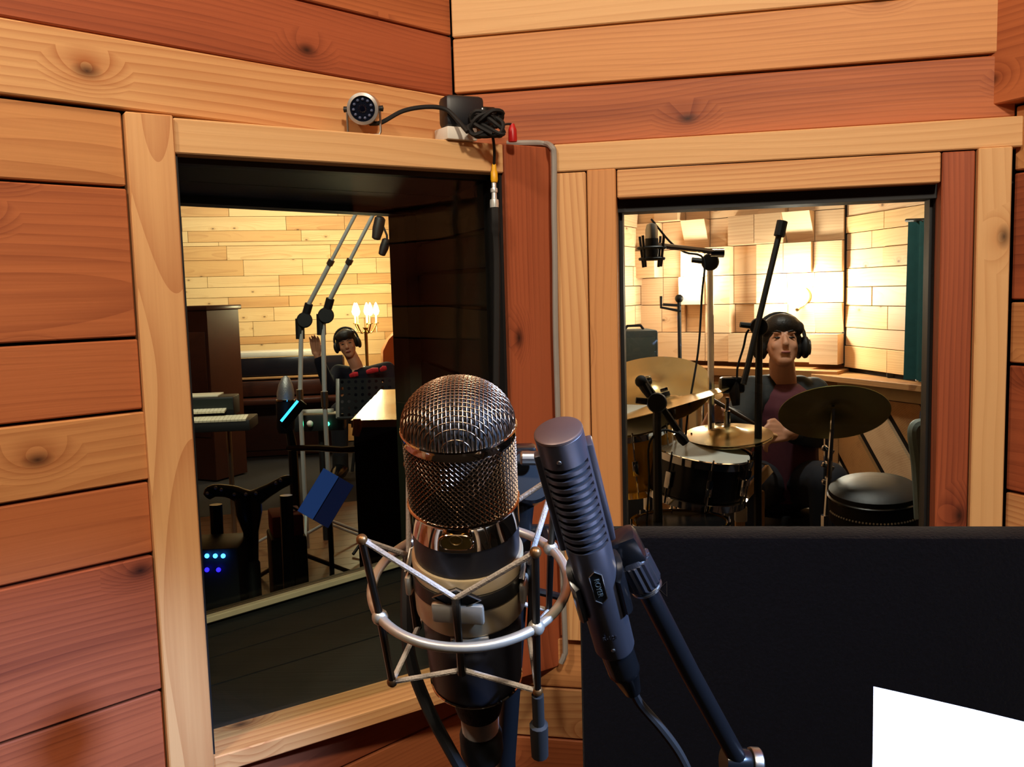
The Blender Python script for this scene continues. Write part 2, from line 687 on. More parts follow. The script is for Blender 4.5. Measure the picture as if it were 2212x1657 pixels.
w2 = struct(joined_slabs('window_2', [(K, U2, SC - .004, SD + .004, Z_HD0 - .017, Z_HD0 + .02, -.012, .05),
                                      (K, U2, SC - .006, SC + .004, Z_WB, Z_HD0, -.03, .03),
                                      (K, U2, SD - .004, SD + .006, Z_WB, Z_HD0, -.03, .03)], MATTE_BLACK))
OF = .014
wall_board('frame_board', K, U2, SA, S2 + .004, Z_FR0, Z_FR1, WD['straw'], w2, off=OF, th=.034, gap=.001)
wall_board('frame_board', K, U2, SA, SB, Z_LB0, Z_FR0, WD['pale'], w2, off=OF - .002, th=.032, gap=.002, vertical=True)
wall_board('frame_board', K, U2, SB, SC, Z_LB0, Z_FR0 + .002, WD['honey'], w2, off=OF, th=.07, gap=.002, vertical=True)
wall_board('frame_board', K, U2, SC, SD, Z_HD0, Z_FR0, WD['pale'], w2, off=OF - .002, th=.05, gap=.0015)
wall_board('frame_board', K, U2, SD, SE, Z_WB - .05, Z_FR0, WD['red'], w2, off=OF - .003, th=.07, gap=.002, vertical=True)
wall_board('frame_board', K, U2, SE, SF, Z_WB - .05, Z_FR0 + .001, WD['straw'], w2, off=OF + .006, th=.034, gap=.001, vertical=True)
wall_board('frame_board', K, U2, SC, SD, Z_WB - .05, Z_WB, WD['pale'], w2, off=OF, th=.07, gap=.0015)
slab('pane', K, U2, SC + .002, SD - .002, Z_WB, Z_HD0 - .002, PANE, w2, off=-.045, th=.004)

# short side wall at the right edge
K2 = K + U2 * S2
U4 = az(158)
ws = struct(slab('wall_side', K2, U4, -.02, 2.75, 0, ZC, BACKING, off=-.02, th=.03))
s4 = lambda y: on_wall(2190, y, K2, U4).z
zz_ = [ZC, s4(0) + .12, s4(228), s4(372), s4(650), s4(787), s4(1064), s4(1064) - .16, s4(1064) - .32, s4(1064) - .5, .02]
for i, (z1, z0) in enumerate(zip(zz_, zz_[1:])):
    wall_board('plank', K2, U4, -.004 if i > 1 else -.03, 2.74, z0, z1, WD[('rust', 'rust', 'honey', 'red', 'honey', 'red', 'pale', 'rust', 'honey', 'rust')[i]], ws,
               off=.022 if i < 2 else 0, th=.035 if i < 2 else .018, gap=.004)
# unseen rest of the booth; dark panels added to cut bounce and reflections
ABSORB = plain('added_dark_lining', (20, 20, 24), .95, 0, .2, 160, bump=.4)
pl = K + U1 * S_BACK
wall_board('dark_panel', K2, U4, .75, 2.74, .1, ZC - .05, ABSORB, ws, off=.03, th=.028)  # added out of view to keep the glass reflections dark
pe = K2 + U4 * 2.75
for nm, a, b_ in (('wall_back', Vector((pe.x, pe.y, 1.5)), Vector((-1.0, -1.75, 1.5))), ('wall_rear', Vector((-1.0, -1.75, 1.5)), Vector((pl.x, pl.y, 1.5)))):
    u = (b_ - a).normalized()
    ob = struct(slab(nm, a, u, -.03, (b_ - a).length + .03, 0, ZC, BACKING, off=-.02, th=.03))
    for i in range(12):
        wall_board('dark_panel', a, u, 0, (b_ - a).length, i * ZC / 12, (i + 1) * ZC / 12, ABSORB, ob, gap=.003)
bm = bmesh.new()
outline = [(pl.x - .06, pl.y), (K.x - .04, K.y + .06), (K2.x + .06, K2.y + .03), (pe.x + .06, pe.y), (-1.0, -1.82)]
add_prism(bm, outline, -.05, 0.0)
struct(mesh_obj('floor', bm, plain('booth_carpet', (40, 36, 34), .95, scale=200, bump=.3)))
bm = bmesh.new()
add_prism(bm, outline, ZC, ZC + .05)
struct(mesh_obj('ceiling', bm, CERAM))

# ------------------------------------------------------------------ deep window to the live room
NF = rn(U3)


def fpt(s, z, d=0.0):                         # point on the window-box face, d metres behind it
    p = FP + U3 * s - NF * d
    return Vector((p.x, p.y, z))


SW0, SW1, SW2 = .052, .494, .578
ZW1, ZW0 = 1.5 + .1655, 1.5 - .545
w1 = struct(joined_slabs('window_1', [(FP, U3, SW0, SW1, ZW1 - .006, ZW1 + .02, -.028, .03)], MATTE_BLACK))
wall_board('frame_board', FP, U3, .0, SW0, .62, Z_BOX1, WD['pale'], w1, off=.006, th=.06, gap=.0015, vertical=True)
wall_board('frame_board', FP, U3, SW0, SW1 + .001, ZW1, Z_BOX1 - .0015, WD['straw'], w1, off=0, th=.045, gap=.0015)
wall_board('frame_board', FP, U3, SW1, SW2 - .001, Z_BOX0, Z_BOX1 - .001, WD['red'], w1, off=.002, th=.03, gap=.0015, vertical=True)
# ledge on top and the underside of the box
for nm, z0, z1, s1_ in (('ledge', Z_BOX1 - .018, Z_BOX1 - .002, SW2 - .012),):
    bm = bmesh.new()
    pts = [fpt(.01, z0, .006), fpt(s1_, z0, .006), Vector((K.x + .02, K.y - .012, z0)), K + U1 * (S_POST + .03) + Z * (z0 - 1.5)]
    q = [Vector((p.x, p.y, z1)) for p in pts]
    add_hexa(bm, [Vector((p.x, p.y, z0)) for p in pts], q)
    mesh_obj(nm, bm, WD['straw'], w1)
# sill: top surface in front of the glass
c = (fpt(SW0, ZW0) + fpt(SW1, ZW0)) / 2 - NF * .035 - Z * .011
board('sill', c, U3, -NF, SW1 - SW0, .075, .022, WD['pale'], w1)

# far opening, parallel to the plank wall and 0.42 m behind it
P2 = K - rn(U1) * .42


def farpt(x, y):
    return on_wall(x, y, P2, U1)


f_tl, f_tr, f_bl, f_br = farpt(398, 440), farpt(868, 462), farpt(430, 1338), farpt(905, 1205)
fz1 = (f_tl.z + f_tr.z) / 2
fz0 = (f_bl.z + f_br.z) / 2
fs0, fs1 = s_of(f_tl, P2, U1), (s_of(f_tr, P2, U1) + s_of(f_br, P2, U1)) / 2
fs0b = s_of(f_bl, P2, U1)
fs0 = (fs0 + fs0b) / 2


def far(s, z, d=0.0):
    p = P2 + U1 * s - rn(U1) * d
    return Vector((p.x, p.y, z))


def reveal(name, a, b_, c_, d_, n, parent, out, m=None, cuts=None):
    """n boards between edge a-b (front) and edge d-c (far), split across a->d / b->c"""
    cuts = cuts or [i / n for i in range(n + 1)]
    for t0, t1 in zip(cuts, cuts[1:]):
        g = .010
        t0_, t1_ = t0 + g / 2, t1 - g / 2
        q = [a.lerp(d_, t0_), b_.lerp(c_, t0_), b_.lerp(c_, t1_), a.lerp(d_, t1_)]
        bm = bmesh.new()
        add_hexa(bm, q, [v + out * .012 for v in q])
        mesh_obj(name, bm, m or BLACKWOOD, parent)
    bm = bmesh.new()
    q = [v + out * .013 for v in (a, b_, c_, d_)]
    add_hexa(bm, q, [v + out * .01 for v in q])
    mesh_obj('reveal_backing', bm, MATTE_BLACK, parent)


G = .045
ra, rb = fpt(SW1, ZW1 - .002, G), fpt(SW1, ZW0 - .008, G)
la, lb = fpt(SW0, ZW1 - .002, G), fpt(SW0, ZW0 - .008, G)
Ftr, Fbr, Ftl, Fbl = far(fs1 + .03, fz1 + .012), far(fs1 + .03, fz0 - .012), far(fs0 - .03, fz1 + .012), far(fs0 - .03, fz0 - .012)
reveal('reveal_board', ra, Ftr, Fbr, rb, 6, w1, U1, cuts=[0, .10, .18, .26, .42, .50, .60, .75, .88, 1])
reveal('reveal_board', lb, Fbl, Ftl, la, 4, w1, -U1)
reveal('reveal_board', lb, rb, Fbr, Fbl, 4, w1, -Z, m=wood('charcoal_board', (38, 40, 40), (24, 26, 26), 14, .0, stain=.3, rough=.6), cuts=[0, .42, .66, .86, 1])
reveal('reveal_board', la - U1 * .02, ra + U1 * .02, Ftr + U1 * .02, Ftl - U1 * .02, 2, w1, Z)
for s_, o_ in ((SW0, 1), (SW1, -1)):
    bm = bmesh.new()
    q = [fpt(s_, ZW0 - .006, .006), fpt(s_, ZW1, .006), fpt(s_, ZW1, G + .004), fpt(s_, ZW0 - .006, G + .004)]
    add_hexa(bm, q, [v - U3 * o_ * .0 + U3 * o_ * .004 for v in q])
    mesh_obj('jamb', bm, MATTE_BLACK, w1)
slab('pane', FP, U3, SW0 + .001, SW1 - .001, ZW0 - .004, ZW1 - .004, PANE, w1, off=-.036, th=.004)
FRAME2 = plain('dark_olive_frame', (52, 54, 44), .5)
slab('far_frame', P2, U1, fs0 - .08, fs0, fz0 - .05, fz1 + .06, MATTE_BLACK, w1, off=0, th=.05)
slab('far_frame', P2, U1, fs1, fs1 + .10, fz0 - .05, fz1 + .06, FRAME2, w1, off=0, th=.05)
slab('far_frame', P2, U1, fs0 - .08, fs1 + .10, fz0 - .08, fz0 - .005, MATTE_BLACK, w1, off=0.001, th=.05)
slab('far_frame', P2, U1, fs0 - .08, fs1 + .10, fz1, fz1 + .08, MATTE_BLACK, w1, off=0.001, th=.05)
wall_board('far_sill', P2, U1, fs0 - .03, fs1 + .03, fz0 - .006, fz0 + .005, plain('lit_sill_strip', (222, 208, 170), .5), w1, off=.010, th=.014, gap=.0)  # live room light is painted into the pale colour of this strip
slab('pane', P2, U1, fs0, fs1, fz0, fz1, PANE, w1, off=-.02, th=.004)

# ================================================================== live room behind the deep window
PF = px(640, 600, 9.2)
PF.z = 1.5
UP = az(76)
wpf = struct(slab('wall_live_far', PF, UP, -3.2, 3.4, 0, 3.2, BACKING, off=-.02, th=.04))
rows = [.90, 1.05, 1.13, 1.28, 1.42, 1.53, 1.63, 1.74, 1.90, 2.04, 2.08, 2.19, 2.33, 2.47, 2.64, 2.8]
rr = random.Random(4)
for i, (z0, z1) in enumerate(zip(rows, rows[1:])):
    s = -3.1 - rr.random() * .4
    while s < 1.5:
        L = rr.uniform(.55, 1.5)
        wall_board('plank', PF, UP, max(s, -3.18), min(s + L, 1.9), z0, z1, WD['pine' if rr.random() < .55 else 'pine_dark'], wpf, off=rr.uniform(-.002, .006), gap=.003)
        s += L
slab('lower_panel', PF, UP, -3.2, 3.4, 0, .9, WD['pine_dark'], wpf, off=0, th=.018)
slab('upper_panel', PF, UP, -3.2, 3.4, 2.8, 3.2, WD['pine_dark'], wpf, off=0, th=.018)
DV0 = Vector((-.10, 2.05, 1.5))
UD = (Vector((-.20, 10.8, 1.5)) - DV0).normalized()
struct(slab('wall_divider', DV0, UD, -.05, 8.9, 0, 3.2, plain('live_room_side_panel', (186, 128, 72), .6), off=.03, th=.06))
pll = PF + UP * -3.2
ull = (pll - Vector((-2.3, 1.8, 1.5))).normalized()
struct(slab('wall_live_left', Vector((-2.3, 1.8, 1.5)), ull, 0, 8.6, 0, 3.2, plain('live_room_left_panel', (150, 96, 54), .7)))
lvo = [(-2.4, 1.75), (-.14, 1.95), (-.2, 11.2), (pll.x, pll.y + .5)]
bm = bmesh.new()
add_prism(bm, lvo, 3.2, 3.25)
struct(mesh_obj('ceiling', bm, CERAM))
bm = bmesh.new()
add_prism(bm, lvo, -.06, -.012)
flr = struct(mesh_obj('floor', bm, BACKING))
uf = az(70)
vf = rn(uf)
for i in range(26):
    c = Vector((-1.25, 3.0, -.006)) - vf * (i * .13)
    board('floor_plank', c, uf, -vf, 3.4, .127, .012, WD['floor'], flr, bev=0)

# ================================================================== drum room behind the right window
DA, DB = px(1385, 600, 5.72), px(1826, 600, 4.95)
DA.z = DB.z = 1.5
UB = (DB - DA).normalized()
LB = (DB - DA).length
wdb = struct(slab('wall_drum_blocks', DA, UB, -.05, LB + .05, 0, 3.0, plain('block_wall_backing', (150, 100, 58), .8), off=-.04, th=.05))
cw = LB / 8
blk = {}
rr = random.Random(21)
z = 1.06
rowi = 0
while z < 2.75:
    for cix in range(8):
        dep = rr.choice((.008, .03, .055, .085, .115))
        kind = rr.random()
        s0 = cix * cw
        key = (round(dep, 3), kind < .12)
        if key not in blk:
            bm = bmesh.new()
            add_box(bm, (0, 0, 0), (cw - .004, .165, dep + .04), None)
            if kind < .12:                     # slanted face
                for v in bm.verts:
                    if v.co.z > 0 and v.co.y < 0:
                        v.co.z -= dep * .8
            me = bpy.data.meshes.new('block')
            bm.to_mesh(me)
            bm.free()
            me.materials.append(WD['maple'])
            blk[key] = me
        o = bpy.data.objects.new('block', blk[key])
        COL.objects.link(o)
        cpos = DA + UB * (s0 + cw / 2) + rn(UB) * (-.04 + (dep + .04) / 2)
        o.matrix_basis = frame_mat(Vector((cpos.x, cpos.y, z + .084)), UB, Z)
        attach(o, wdb)
    z += .169
    rowi += 1
U5 = az(170)
wds = struct(slab('wall_drum_side', DB, U5, -.03, 3.1, 0, 3.0, BACKING, off=-.02, th=.04))
rr = random.Random(8)
z = 1.04
while z < 2.9:
    h = rr.choice((.09, .12, .15, .10))
    s = -rr.random() * .4
    while s < 3.0:
        L = rr.uniform(.35, .9)
        wall_board('plank', DB, U5, max(0.003, s), min(3.05, s + L), z, z + h, WD[rr.choice(('pine', 'maple', 'maple'))], wds, off=rr.uniform(-.004, .008), gap=.003)
        s += L
    z += h
slab('corner_batten', DB, UB, -.012, .004, 1.05, 2.8, BACKING, wds, off=.012, th=.03)
DL0, DL1 = Vector((-.05, 2.05, 1.5)), Vector((-.04, 4.05, 1.5))
struct(slab('wall_drum_near', DL0, (DL1 - DL0).normalized(), 0, 2.02, 0, 3.0, WD['maple'], off=0, th=.03))
ULW = (DA - DL1).normalized()
LLW = (DA - DL1).length
wdl = struct(slab('wall_drum_left', DL1, ULW, 0, LLW + .02, 0, 3.0, BACKING, off=-.02, th=.04))
z = 1.04
while z < 2.8:
    s = -rr.random() * .3
    while s < LLW:
        L = rr.uniform(.25, .5)
        wall_board('plank', DL1, ULW, max(0, s), min(LLW + .01, s + L), z, z + .12, WD['maple'], wdl, off=rr.uniform(-.006, .01), gap=.004)
        s += L
    z += .12
slab('lower_panel', DL1, ULW, 0, LLW, 0, 1.04, WD['oak'], wdl, off=0, th=.018)
pz_ = DB + U5 * 3.1
dro = [(-.06, 2.0), (-.06, 4.08), (DA.x - .05, DA.y + .08), (DB.x + .1, DB.y + .05), (pz_.x + .1, pz_.y), (.75, 1.4)]
bm = bmesh.new()
add_prism(bm, dro, 3.0, 3.05)
struct(mesh_obj('ceiling', bm, CERAM))
bm = bmesh.new()
add_prism(bm, dro, -.06, 0)
struct(mesh_obj('floor', bm, plain('drum_room_rug', (70, 48, 36), .9, scale=90)))
# shelf-topped wainscot under the block wall
TRIMC = plain('cream_trim', (186, 158, 112), .55)
wn1 = struct(slab('trim_1', DA, UB, 0, LB + .02, 0, .985, WD['oak'], off=.16, th=.16))
c = DA + UB * (LB / 2) + rn(UB) * .09
board('shelf_board', Vector((c.x, c.y, 1.01)), UB, Z.cross(UB), LB + .05, .22, .045, WD['oak'], wn1)
for s0, s1, z0, z1 in ((.02, .46, .88, .93), (.02, .46, .55, .60), (.02, .07, .60, .88), (.41, .46, .60, .88),
                       (.56, 1.0, .88, .93), (.56, 1.0, .55, .60), (.56, .61, .60, .88), (.95, 1.0, .60, .88),
                       (1.08, LB - .06, .88, .93), (1.08, LB - .06, .62, .67), (1.08, 1.12, .67, .88), (LB - .11, LB - .06, .67, .88)):
    wall_board('panel_moulding', DA, UB, s0, s1, z0, z1, TRIMC, wn1, off=.178, th=.02, gap=0)
# wainscot of diagonal boards along the side wall
UW = az(158)
PW = DB + rn(U5) * .10 + U5 * .02
wn2 = struct(slab('trim_2', PW, UW, .0, 2.3, 0, .95, BACKING, off=0, th=.04))
c = PW + UW * 1.15 - rn(UW) * .02
board('shelf_board', Vector((c.x, c.y, 1.0)), UW, Z.cross(UW), 2.3, .30, .03, WD['oak'], wn2)
wall_board('top_rail', PW, UW, .04, 2.3, .91, .98, TRIMC, wn2, off=.03, th=.03, gap=0)
wall_board('corner_post', PW, UW, -.06, -.01, 0, .99, WD['pale'], wn2, off=.05, th=.05, gap=0, vertical=True)
for i in range(11):
    # board sloping down away from the corner, 42 degrees
    bm = bmesh.new()
    a0 = math.radians(40)
    wdt = .20
    s_top = -.75 + i * .29
    def pt(s, z_):
        p = PW + UW * s
        return Vector((p.x, p.y, z_))
    ztop, zbot = .905, .03
    k = math.tan(math.radians(50))
    q0 = (s_top, ztop)
    q1 = (s_top + .235, ztop)
    dz = ztop - zbot
    poly = [q0, q1, (q1[0] + dz / k, zbot), (q0[0] + dz / k, zbot)]
    # clip to the wainscot's ends
    def clip(poly, sv, keep_gt):
        out = []
        for (a, b_) in zip(poly, poly[1:] + poly[:1]):
            ina, inb = ((a[0] > sv) == keep_gt), ((b_[0] > sv) == keep_gt)
            if ina:
                out.append(a)
            if ina != inb:
                t = (sv - a[0]) / (b_[0] - a[0])
                out.append((sv, a[1] + (b_[1] - a[1]) * t))
        return out
    poly = clip(clip(poly, .0, True), 2.28, False) if len(poly) > 2 else poly
    if len(poly) < 3:
        bm.free()
        continue
    A = [bm.verts.new(pt(s, z_) + rn(UW) * .022) for s, z_ in poly]
    B = [bm.verts.new(pt(s, z_) + rn(UW) * .002) for s, z_ in poly]
    bm.faces.new(A)
    bm.faces.new(B[::-1])
    for i_ in range(len(A)):
        bm.faces.new((A[i_], A[(i_ + 1) % len(A)], B[(i_ + 1) % len(A)], B[i_]))
    mesh_obj('diagonal_board', bm, WD['maple' if i % 2 else 'oak'], wn2)

# ================================================================== large condenser microphone in its cradle
MIC_T = px(990, 921, .495)
MIC_A = Vector((-.015, -math.sin(math.radians(19)), math.cos(math.radians(19)))).normalized()
MM = axis_frame(MIC_T, MIC_A)                 # local: x right, y away, z up the microphone


def ml(x, y, z):
    return MM @ Vector((x, y, z))


def mpol(deg, r, z):
    a = math.radians(deg)
    return MM @ Vector((r * math.cos(a), r * math.sin(a), z))


GUN = plain('dark_lacquer_body', (40, 40, 46), .38, .35, .06, 80)
MESHW = plain('bronzed_mesh_wire', (158, 134, 112), .30, 1.0, .06)
DARKIN = plain('mesh_dark_lining', (26, 21, 17), .8)  # dark lining behind the wire mesh
POLISH = plain('polished_nickel', (206, 192, 174), .06, 1.0, .03)
GOLD = plain('brushed_gold', (214, 180, 96), .25, 1.0, .06)

mic = thing('condenser_microphone', 'large tube microphone with bronze mesh dome, hanging in the silver ring cradle', 'microphone', ml(0, 0, -.2))
one('body', GUN, mic, add_lathe, [(.0309, -.060), (.0308, -.075), (.0302, -.11), (.0294, -.15), (.0286, -.172), (.0278, -.177), (.0262, -.1795), (.0, -.1796)], 48, MM)
one('lower_rim', POLISH, mic, add_lathe, [(.0284, -.1755), (.0290, -.1762), (.0288, -.1772), (.0278, -.1776)], 48, MM, cap=False)
one('nickel_band', POLISH, mic, add_lathe, [(.0302, -.0445), (.0318, -.0450), (.0322, -.0458), (.0318, -.0468), (.0314, -.0475), (.0314, -.0618), (.0308, -.0625)], 64, MM, cap=False)
one('nickel_ring', POLISH, mic, add_lathe, [(.0300, .0012), (.0318, .0010), (.0323, .0002), (.0320, -.0008), (.0316, -.0018), (.0315, -.0050), (.0306, -.0056)], 64, MM, cap=False)
one('mesh_lining', DARKIN, mic, add_lathe, [(0, .0248), (.010, .0236), (.018, .0201), (.025, .0132), (.0292, .004), (.0296, -.004), (.0294, -.046), (.0, -.047)], 40, MM)
# woven dome: wires in two directions, bulging over and under each other
bm = bmesh.new()
RD, HD, SP, WR = .0311, .0272, .00215, .00042
n = int(RD / SP)
for d in (0, 1):
    for i in range(-n, n + 1):
        c = i * SP
        half = math.sqrt(max(RD * RD - c * c, 1e-8))
        if half < .004:
            continue
        m = max(6, int(half * 2 / SP * 1.6))
        pts = []
        for j in range(m + 1):
            q = -half * math.cos(math.pi * j / m)
            rr_ = min(1.0, (c * c + q * q) / (RD * RD))
            zz = HD * math.sqrt(max(0.0, 1 - rr_)) ** .92
            wv = .0003 * math.cos(math.pi * (q / SP + i + d))
            p = Vector((c, q, zz)) if d == 0 else Vector((q, c, zz))
            p += Vector((p.x / RD, p.y / RD, .6)) * wv
            pts.append(MM @ p)
        add_tube(bm, pts, WR, 5, cap=False)
g = mesh_obj('dome_mesh', bm, MESHW, mic, True, 80)
g['kind'] = 'stuff'
bm = bmesh.new()
NW, RS, Z0, Z1 = 66, .0308, -.0452, -.0045
for d in (-1, 1):
    for i in range(NW):
        a0 = 2 * math.pi * i / NW
        turn = (Z1 - Z0) / RS * .95
        m = 44
        pts = []
        for j in range(m + 1):
            t = j / m
            a = a0 + d * turn * t
            # crossings happen every half pitch along the wire
            wv = .0003 * math.cos(2 * math.pi * (turn * t * NW / (2 * math.pi)) + (0 if d > 0 else math.pi))
            pts.append(MM @ Vector(((RS + wv) * math.cos(a), (RS + wv) * math.sin(a), Z0 + (Z1 - Z0) * t)))
        add_tube(bm, pts, .00036, 4, cap=False)
g = mesh_obj('side_mesh', bm, MESHW, mic, True, 80)
g['kind'] = 'stuff'
# gold badge with a small round window on the nickel band
MB_ = MM @ Matrix.Rotation(math.radians(-6), 4, 'Z') @ Matrix.Translation((0, -.0316, -.0545))
bd = bmesh.new()
pts2 = []
for k in range(28):
    a = 2 * math.pi * k / 28
    pts2.append((.0082 * math.copysign(abs(math.cos(a)) ** .6, math.cos(a)), .0042 * math.copysign(abs(math.sin(a)) ** .7, math.sin(a))))
BF = MB_ @ Matrix.Rotation(math.radians(90), 4, 'X')
add_prism(bd, pts2, -.001, .0006, BF)
badge = mesh_obj('badge', bd, GOLD, mic, True)
bd = bmesh.new()
ringp = [BF @ Vector((.0034 * math.cos(2 * math.pi * k / 24), .0018 + .0030 * math.sin(2 * math.pi * k / 24), .0008)) for k in range(24)]
add_tube(bd, ringp, .0004, 6, closed=True)
mesh_obj('badge_emblem', bd, plain('badge_engraving', (70, 52, 20), .4, .6), badge, True)
bd = bmesh.new()
ringp = [BF @ Vector((p[0] * 1.12, p[1] * 1.14, .0004)) for p in pts2]
add_tube(bd, ringp, .0006, 6, closed=True)
mesh_obj('badge_rim', bd, POLISH, badge, True)
# connector below
one('connector', plain('knurled_black', (34, 33, 34), .6, .3, .2, 900, bump=.6), mic, add_lathe,
    [(.0, -.179), (.0168, -.1792), (.0172, -.184), (.0160, -.197), (.0140, -.206), (.0118, -.2085), (0, -.2086)], 36, MM)
one('tape_wrap', plain('grey_cloth_tape', (214, 208, 200), .7, bump=.3, scale=120), mic, add_lathe, [(.0112, -.2065), (.0124, -.209), (.0120, -.2225), (.0108, -.223)], 20, MM)
one('rubber_sleeve', RUBBER, mic, add_lathe, [(.0, -.221), (.0125, -.2215), (.0140, -.226), (.0142, -.240), (.0128, -.246), (.0, -.2465)], 24, MM)
one('plug_stem', STEEL, mic, add_lathe, [(.0, -.245), (.0062, -.2452), (.0062, -.290), (.0, -.291)], 16, MM)

# ------------------------------------------------------------------ cradle (shock mount)
cr = thing('shock_mount', 'silver ring cradle with grey elastic cords holding the large microphone', 'shock mount', ml(0, 0, -.17))
RR, ZR = .0582, -.104
ANG = [211, 311, 31, 128]
bm = bmesh.new()
add_tube(bm, [mpol(360 * k / 72, RR, ZR) for k in range(72)], .0029, 10, closed=True)
mesh_obj('ring', bm, NICKEL, cr, True, 60)
ROD = plain('dull_steel_rod', (92, 86, 78), .35, 1.0, .1)
TIP = plain('brass_tip', (120, 84, 48), .4, .8)
tops, bots = [], []
for i, a in enumerate(ANG):
    lean = 2.0
    up, dn = .053, .048
    pt_, pm, pb = mpol(a - 2, RR + .004, ZR + up), mpol(a, RR, ZR), mpol(a + 1, RR - .002, ZR - dn)
    bm = bmesh.new()
    add_tube(bm, [pt_, pm, pb], [.0021, .0023, .0021], 10)
    rd = mesh_obj('rod', bm, ROD, cr, True)
    bm = bmesh.new()
    add_ball(bm, pm, .0048)
    mesh_obj('ball_joint', bm, NICKEL, rd, True)
    for q in (pt_, pb):
        bm = bmesh.new()
        add_ball(bm, q, .0032)
        mesh_obj('rod_tip', bm, TIP, rd, True)
    tops.append(pt_)
    bots.append(pb)
CORD = plain('grey_braided_elastic', (168, 158, 148), .8, 0, .25, 700, bump=.5)
for i in range(4):
    a0, a1 = ANG[i], ANG[(i + 1) % 4]
    if a1 < a0:
        a1 += 360
    am = (a0 + a1) / 2
    j = (i + 1) % 4
    hi = mpol(am, .0362, -.0885)
    lo = mpol(am, .0345, -.141)
    for A, Bq in ((tops[i], hi), (hi, tops[j]), (bots[i], lo), (lo, bots[j])):
        bm = bmesh.new()
        add_tube(bm, [A, A.lerp(Bq, .5), Bq], .00165, 8)
        mesh_obj('elastic_cord', bm, CORD, cr, True)
    # clip plate with its strap
    Mc = MM @ Matrix.Rotation(math.radians(am + 90), 4, 'Z')
    bm = bmesh.new()
    add_box(bm, (0, -.0338, -.1005), (.030, .004, .0135), Mc, .0018)
    cl = mesh_obj('clip_plate', bm, NICKEL, cr, True)
    bm = bmesh.new()
    add_tube(bm, [Mc @ Vector(p) for p in ((0, -.0362, -.088), (0, -.0372, -.098), (0, -.0366, -.120), (0, -.0355, -.143))], [.0026, .0024, .0021, .0028], 8)
    mesh_obj('strap', bm, ROD, cl, True)
    bm = bmesh.new()
    add_prism(bm, [(-.0135, .0), (0, .0065), (.0135, 0), (0, -.0075)], 0, .0022, Mc @ Matrix.Translation((0, -.0322, -.0900)) @ Matrix.Rotation(math.radians(90), 4, 'X'))
    mesh_obj('wire_hook', bm, GLOSS_BLACK, cl)
    bm = bmesh.new()
    add_tube(bm, [Mc @ Vector(p) for p in ((-.0135, -.0348, -.0900), (0, -.0348, -.0835), (.0135, -.0348, -.0900), (0, -.0348, -.0975))], .0006, 6, closed=True)
    mesh_obj('hook_rim', bm, STEEL, cl, True)
CREAM = plain('champagne_collar', (196, 174, 136), .35, .45, .06)
one('collar', CREAM, cr, add_lathe, [(.0304, -.0800), (.0322, -.0802), (.0328, -.0815), (.0326, -.0900), (.0308, -.0905)], 56, MM, cap=False)
one('collar', CREAM, cr, add_lathe, [(.0306, -.1010), (.0330, -.1012), (.0330, -.1180), (.0318, -.1200), (.0300, -.1204)], 56, MM, cap=False)
one('clamp_band', plain('grey_clamp_band', (70, 68, 64), .35, .9), cr, add_lathe, [(.0306, -.0902), (.0334, -.0905), (.0336, -.1005), (.0310, -.1012)], 56, MM, cap=False)
one('collar_foot', NICKEL, cr, add_box, (0, -.0305, -.1235), (.022, .0035, .007), MM, .001)
bm = bmesh.new()
h0, h1 = bots[1], bots[1] + (mpol(311, RR, -.2) - mpol(311, RR, -.15)).normalized() * .05
add_tube(bm, [h0.lerp(h1, .06), h0.lerp(h1, .5), h0.lerp(h1, .52), h1], [.0036, .0036, .0056, .0052], 12)
mesh_obj('rubber_handle', bm, RUBBER, cr, True)

# ------------------------------------------------------------------ stand that carries the cradle
ARMM = plain('black_stand_enamel', (20, 21, 24), .35, .3)
sb = px(1092, 1640, .66)
st = thing('microphone_stand', 'black upright stand rising behind the large microphone', 'mic stand', Vector((sb.x, sb.y, 0)))
ct = px(1137, 1035, .63)
bm = bmesh.new()
add_tube(bm, [Vector((sb.x, sb.y, .03)), sb, px(1128, 1120, .635), ct], .0075, 12)
mesh_obj('pole', bm, ARMM, st, True)
Mk = axis_frame(ct, (ray(1137, 1035) * -1 + Vector((.25, 0, .2))).normalized())
bm = bmesh.new()
add_lathe(bm, [(0, -.014), (.0175, -.014), (.019, -.012), (.019, .010), (.017, .012), (0, .012)], 28, Mk)
cl = mesh_obj('clutch', bm, GLOSS_BLACK, st, True)
kb = px(1146, 990, .61)
bm = bmesh.new()
Mk2 = axis_frame(kb, Vector((-1, -.1, .05)))
prof = []
add_lathe(bm, [(0, -.008), (.0045, -.008), (.0048, -.007), (.0048, .006), (.004, .007), (0, .007)], 18, Mk2)
mesh_obj('knurled_knob', bm, STEEL, cl, False)
bm = bmesh.new()
add_box(bm, (0, 0, 0), (.02, .018, .016), Matrix.Translation(px(1128, 985, .635)), .003)
mesh_obj('knob_block', bm, GLOSS_BLACK, cl, True)
bm = bmesh.new()
rj = mpol(31, RR, ZR)
add_tube(bm, [px(1131, 1150, .64), px(1175, 1150, .635), px(1228, 1150, .63)], .0058, 10)
add_tube(bm, [px(1180, 1150, .635), rj], .004, 8)
mesh_obj('cradle_arm', bm, ARMM, st, True)
bm = bmesh.new()
add_tube(bm, [px(1150, 1275, .63), px(1185, 1283, .63), px(1212, 1290, .625)], .0028, 8)
mesh_obj('brace', bm, ARMM, st, True)
for k in range(3):
    a = math.radians(90 + 120 * k)
    bm = bmesh.new()
    add_tube(bm, [Vector((sb.x, sb.y, .16)), Vector((sb.x + .3 * math.cos(a), sb.y + .3 * math.sin(a), .012))], [.009, .009], 8)
    mesh_obj('leg', bm, ARMM, st, True)

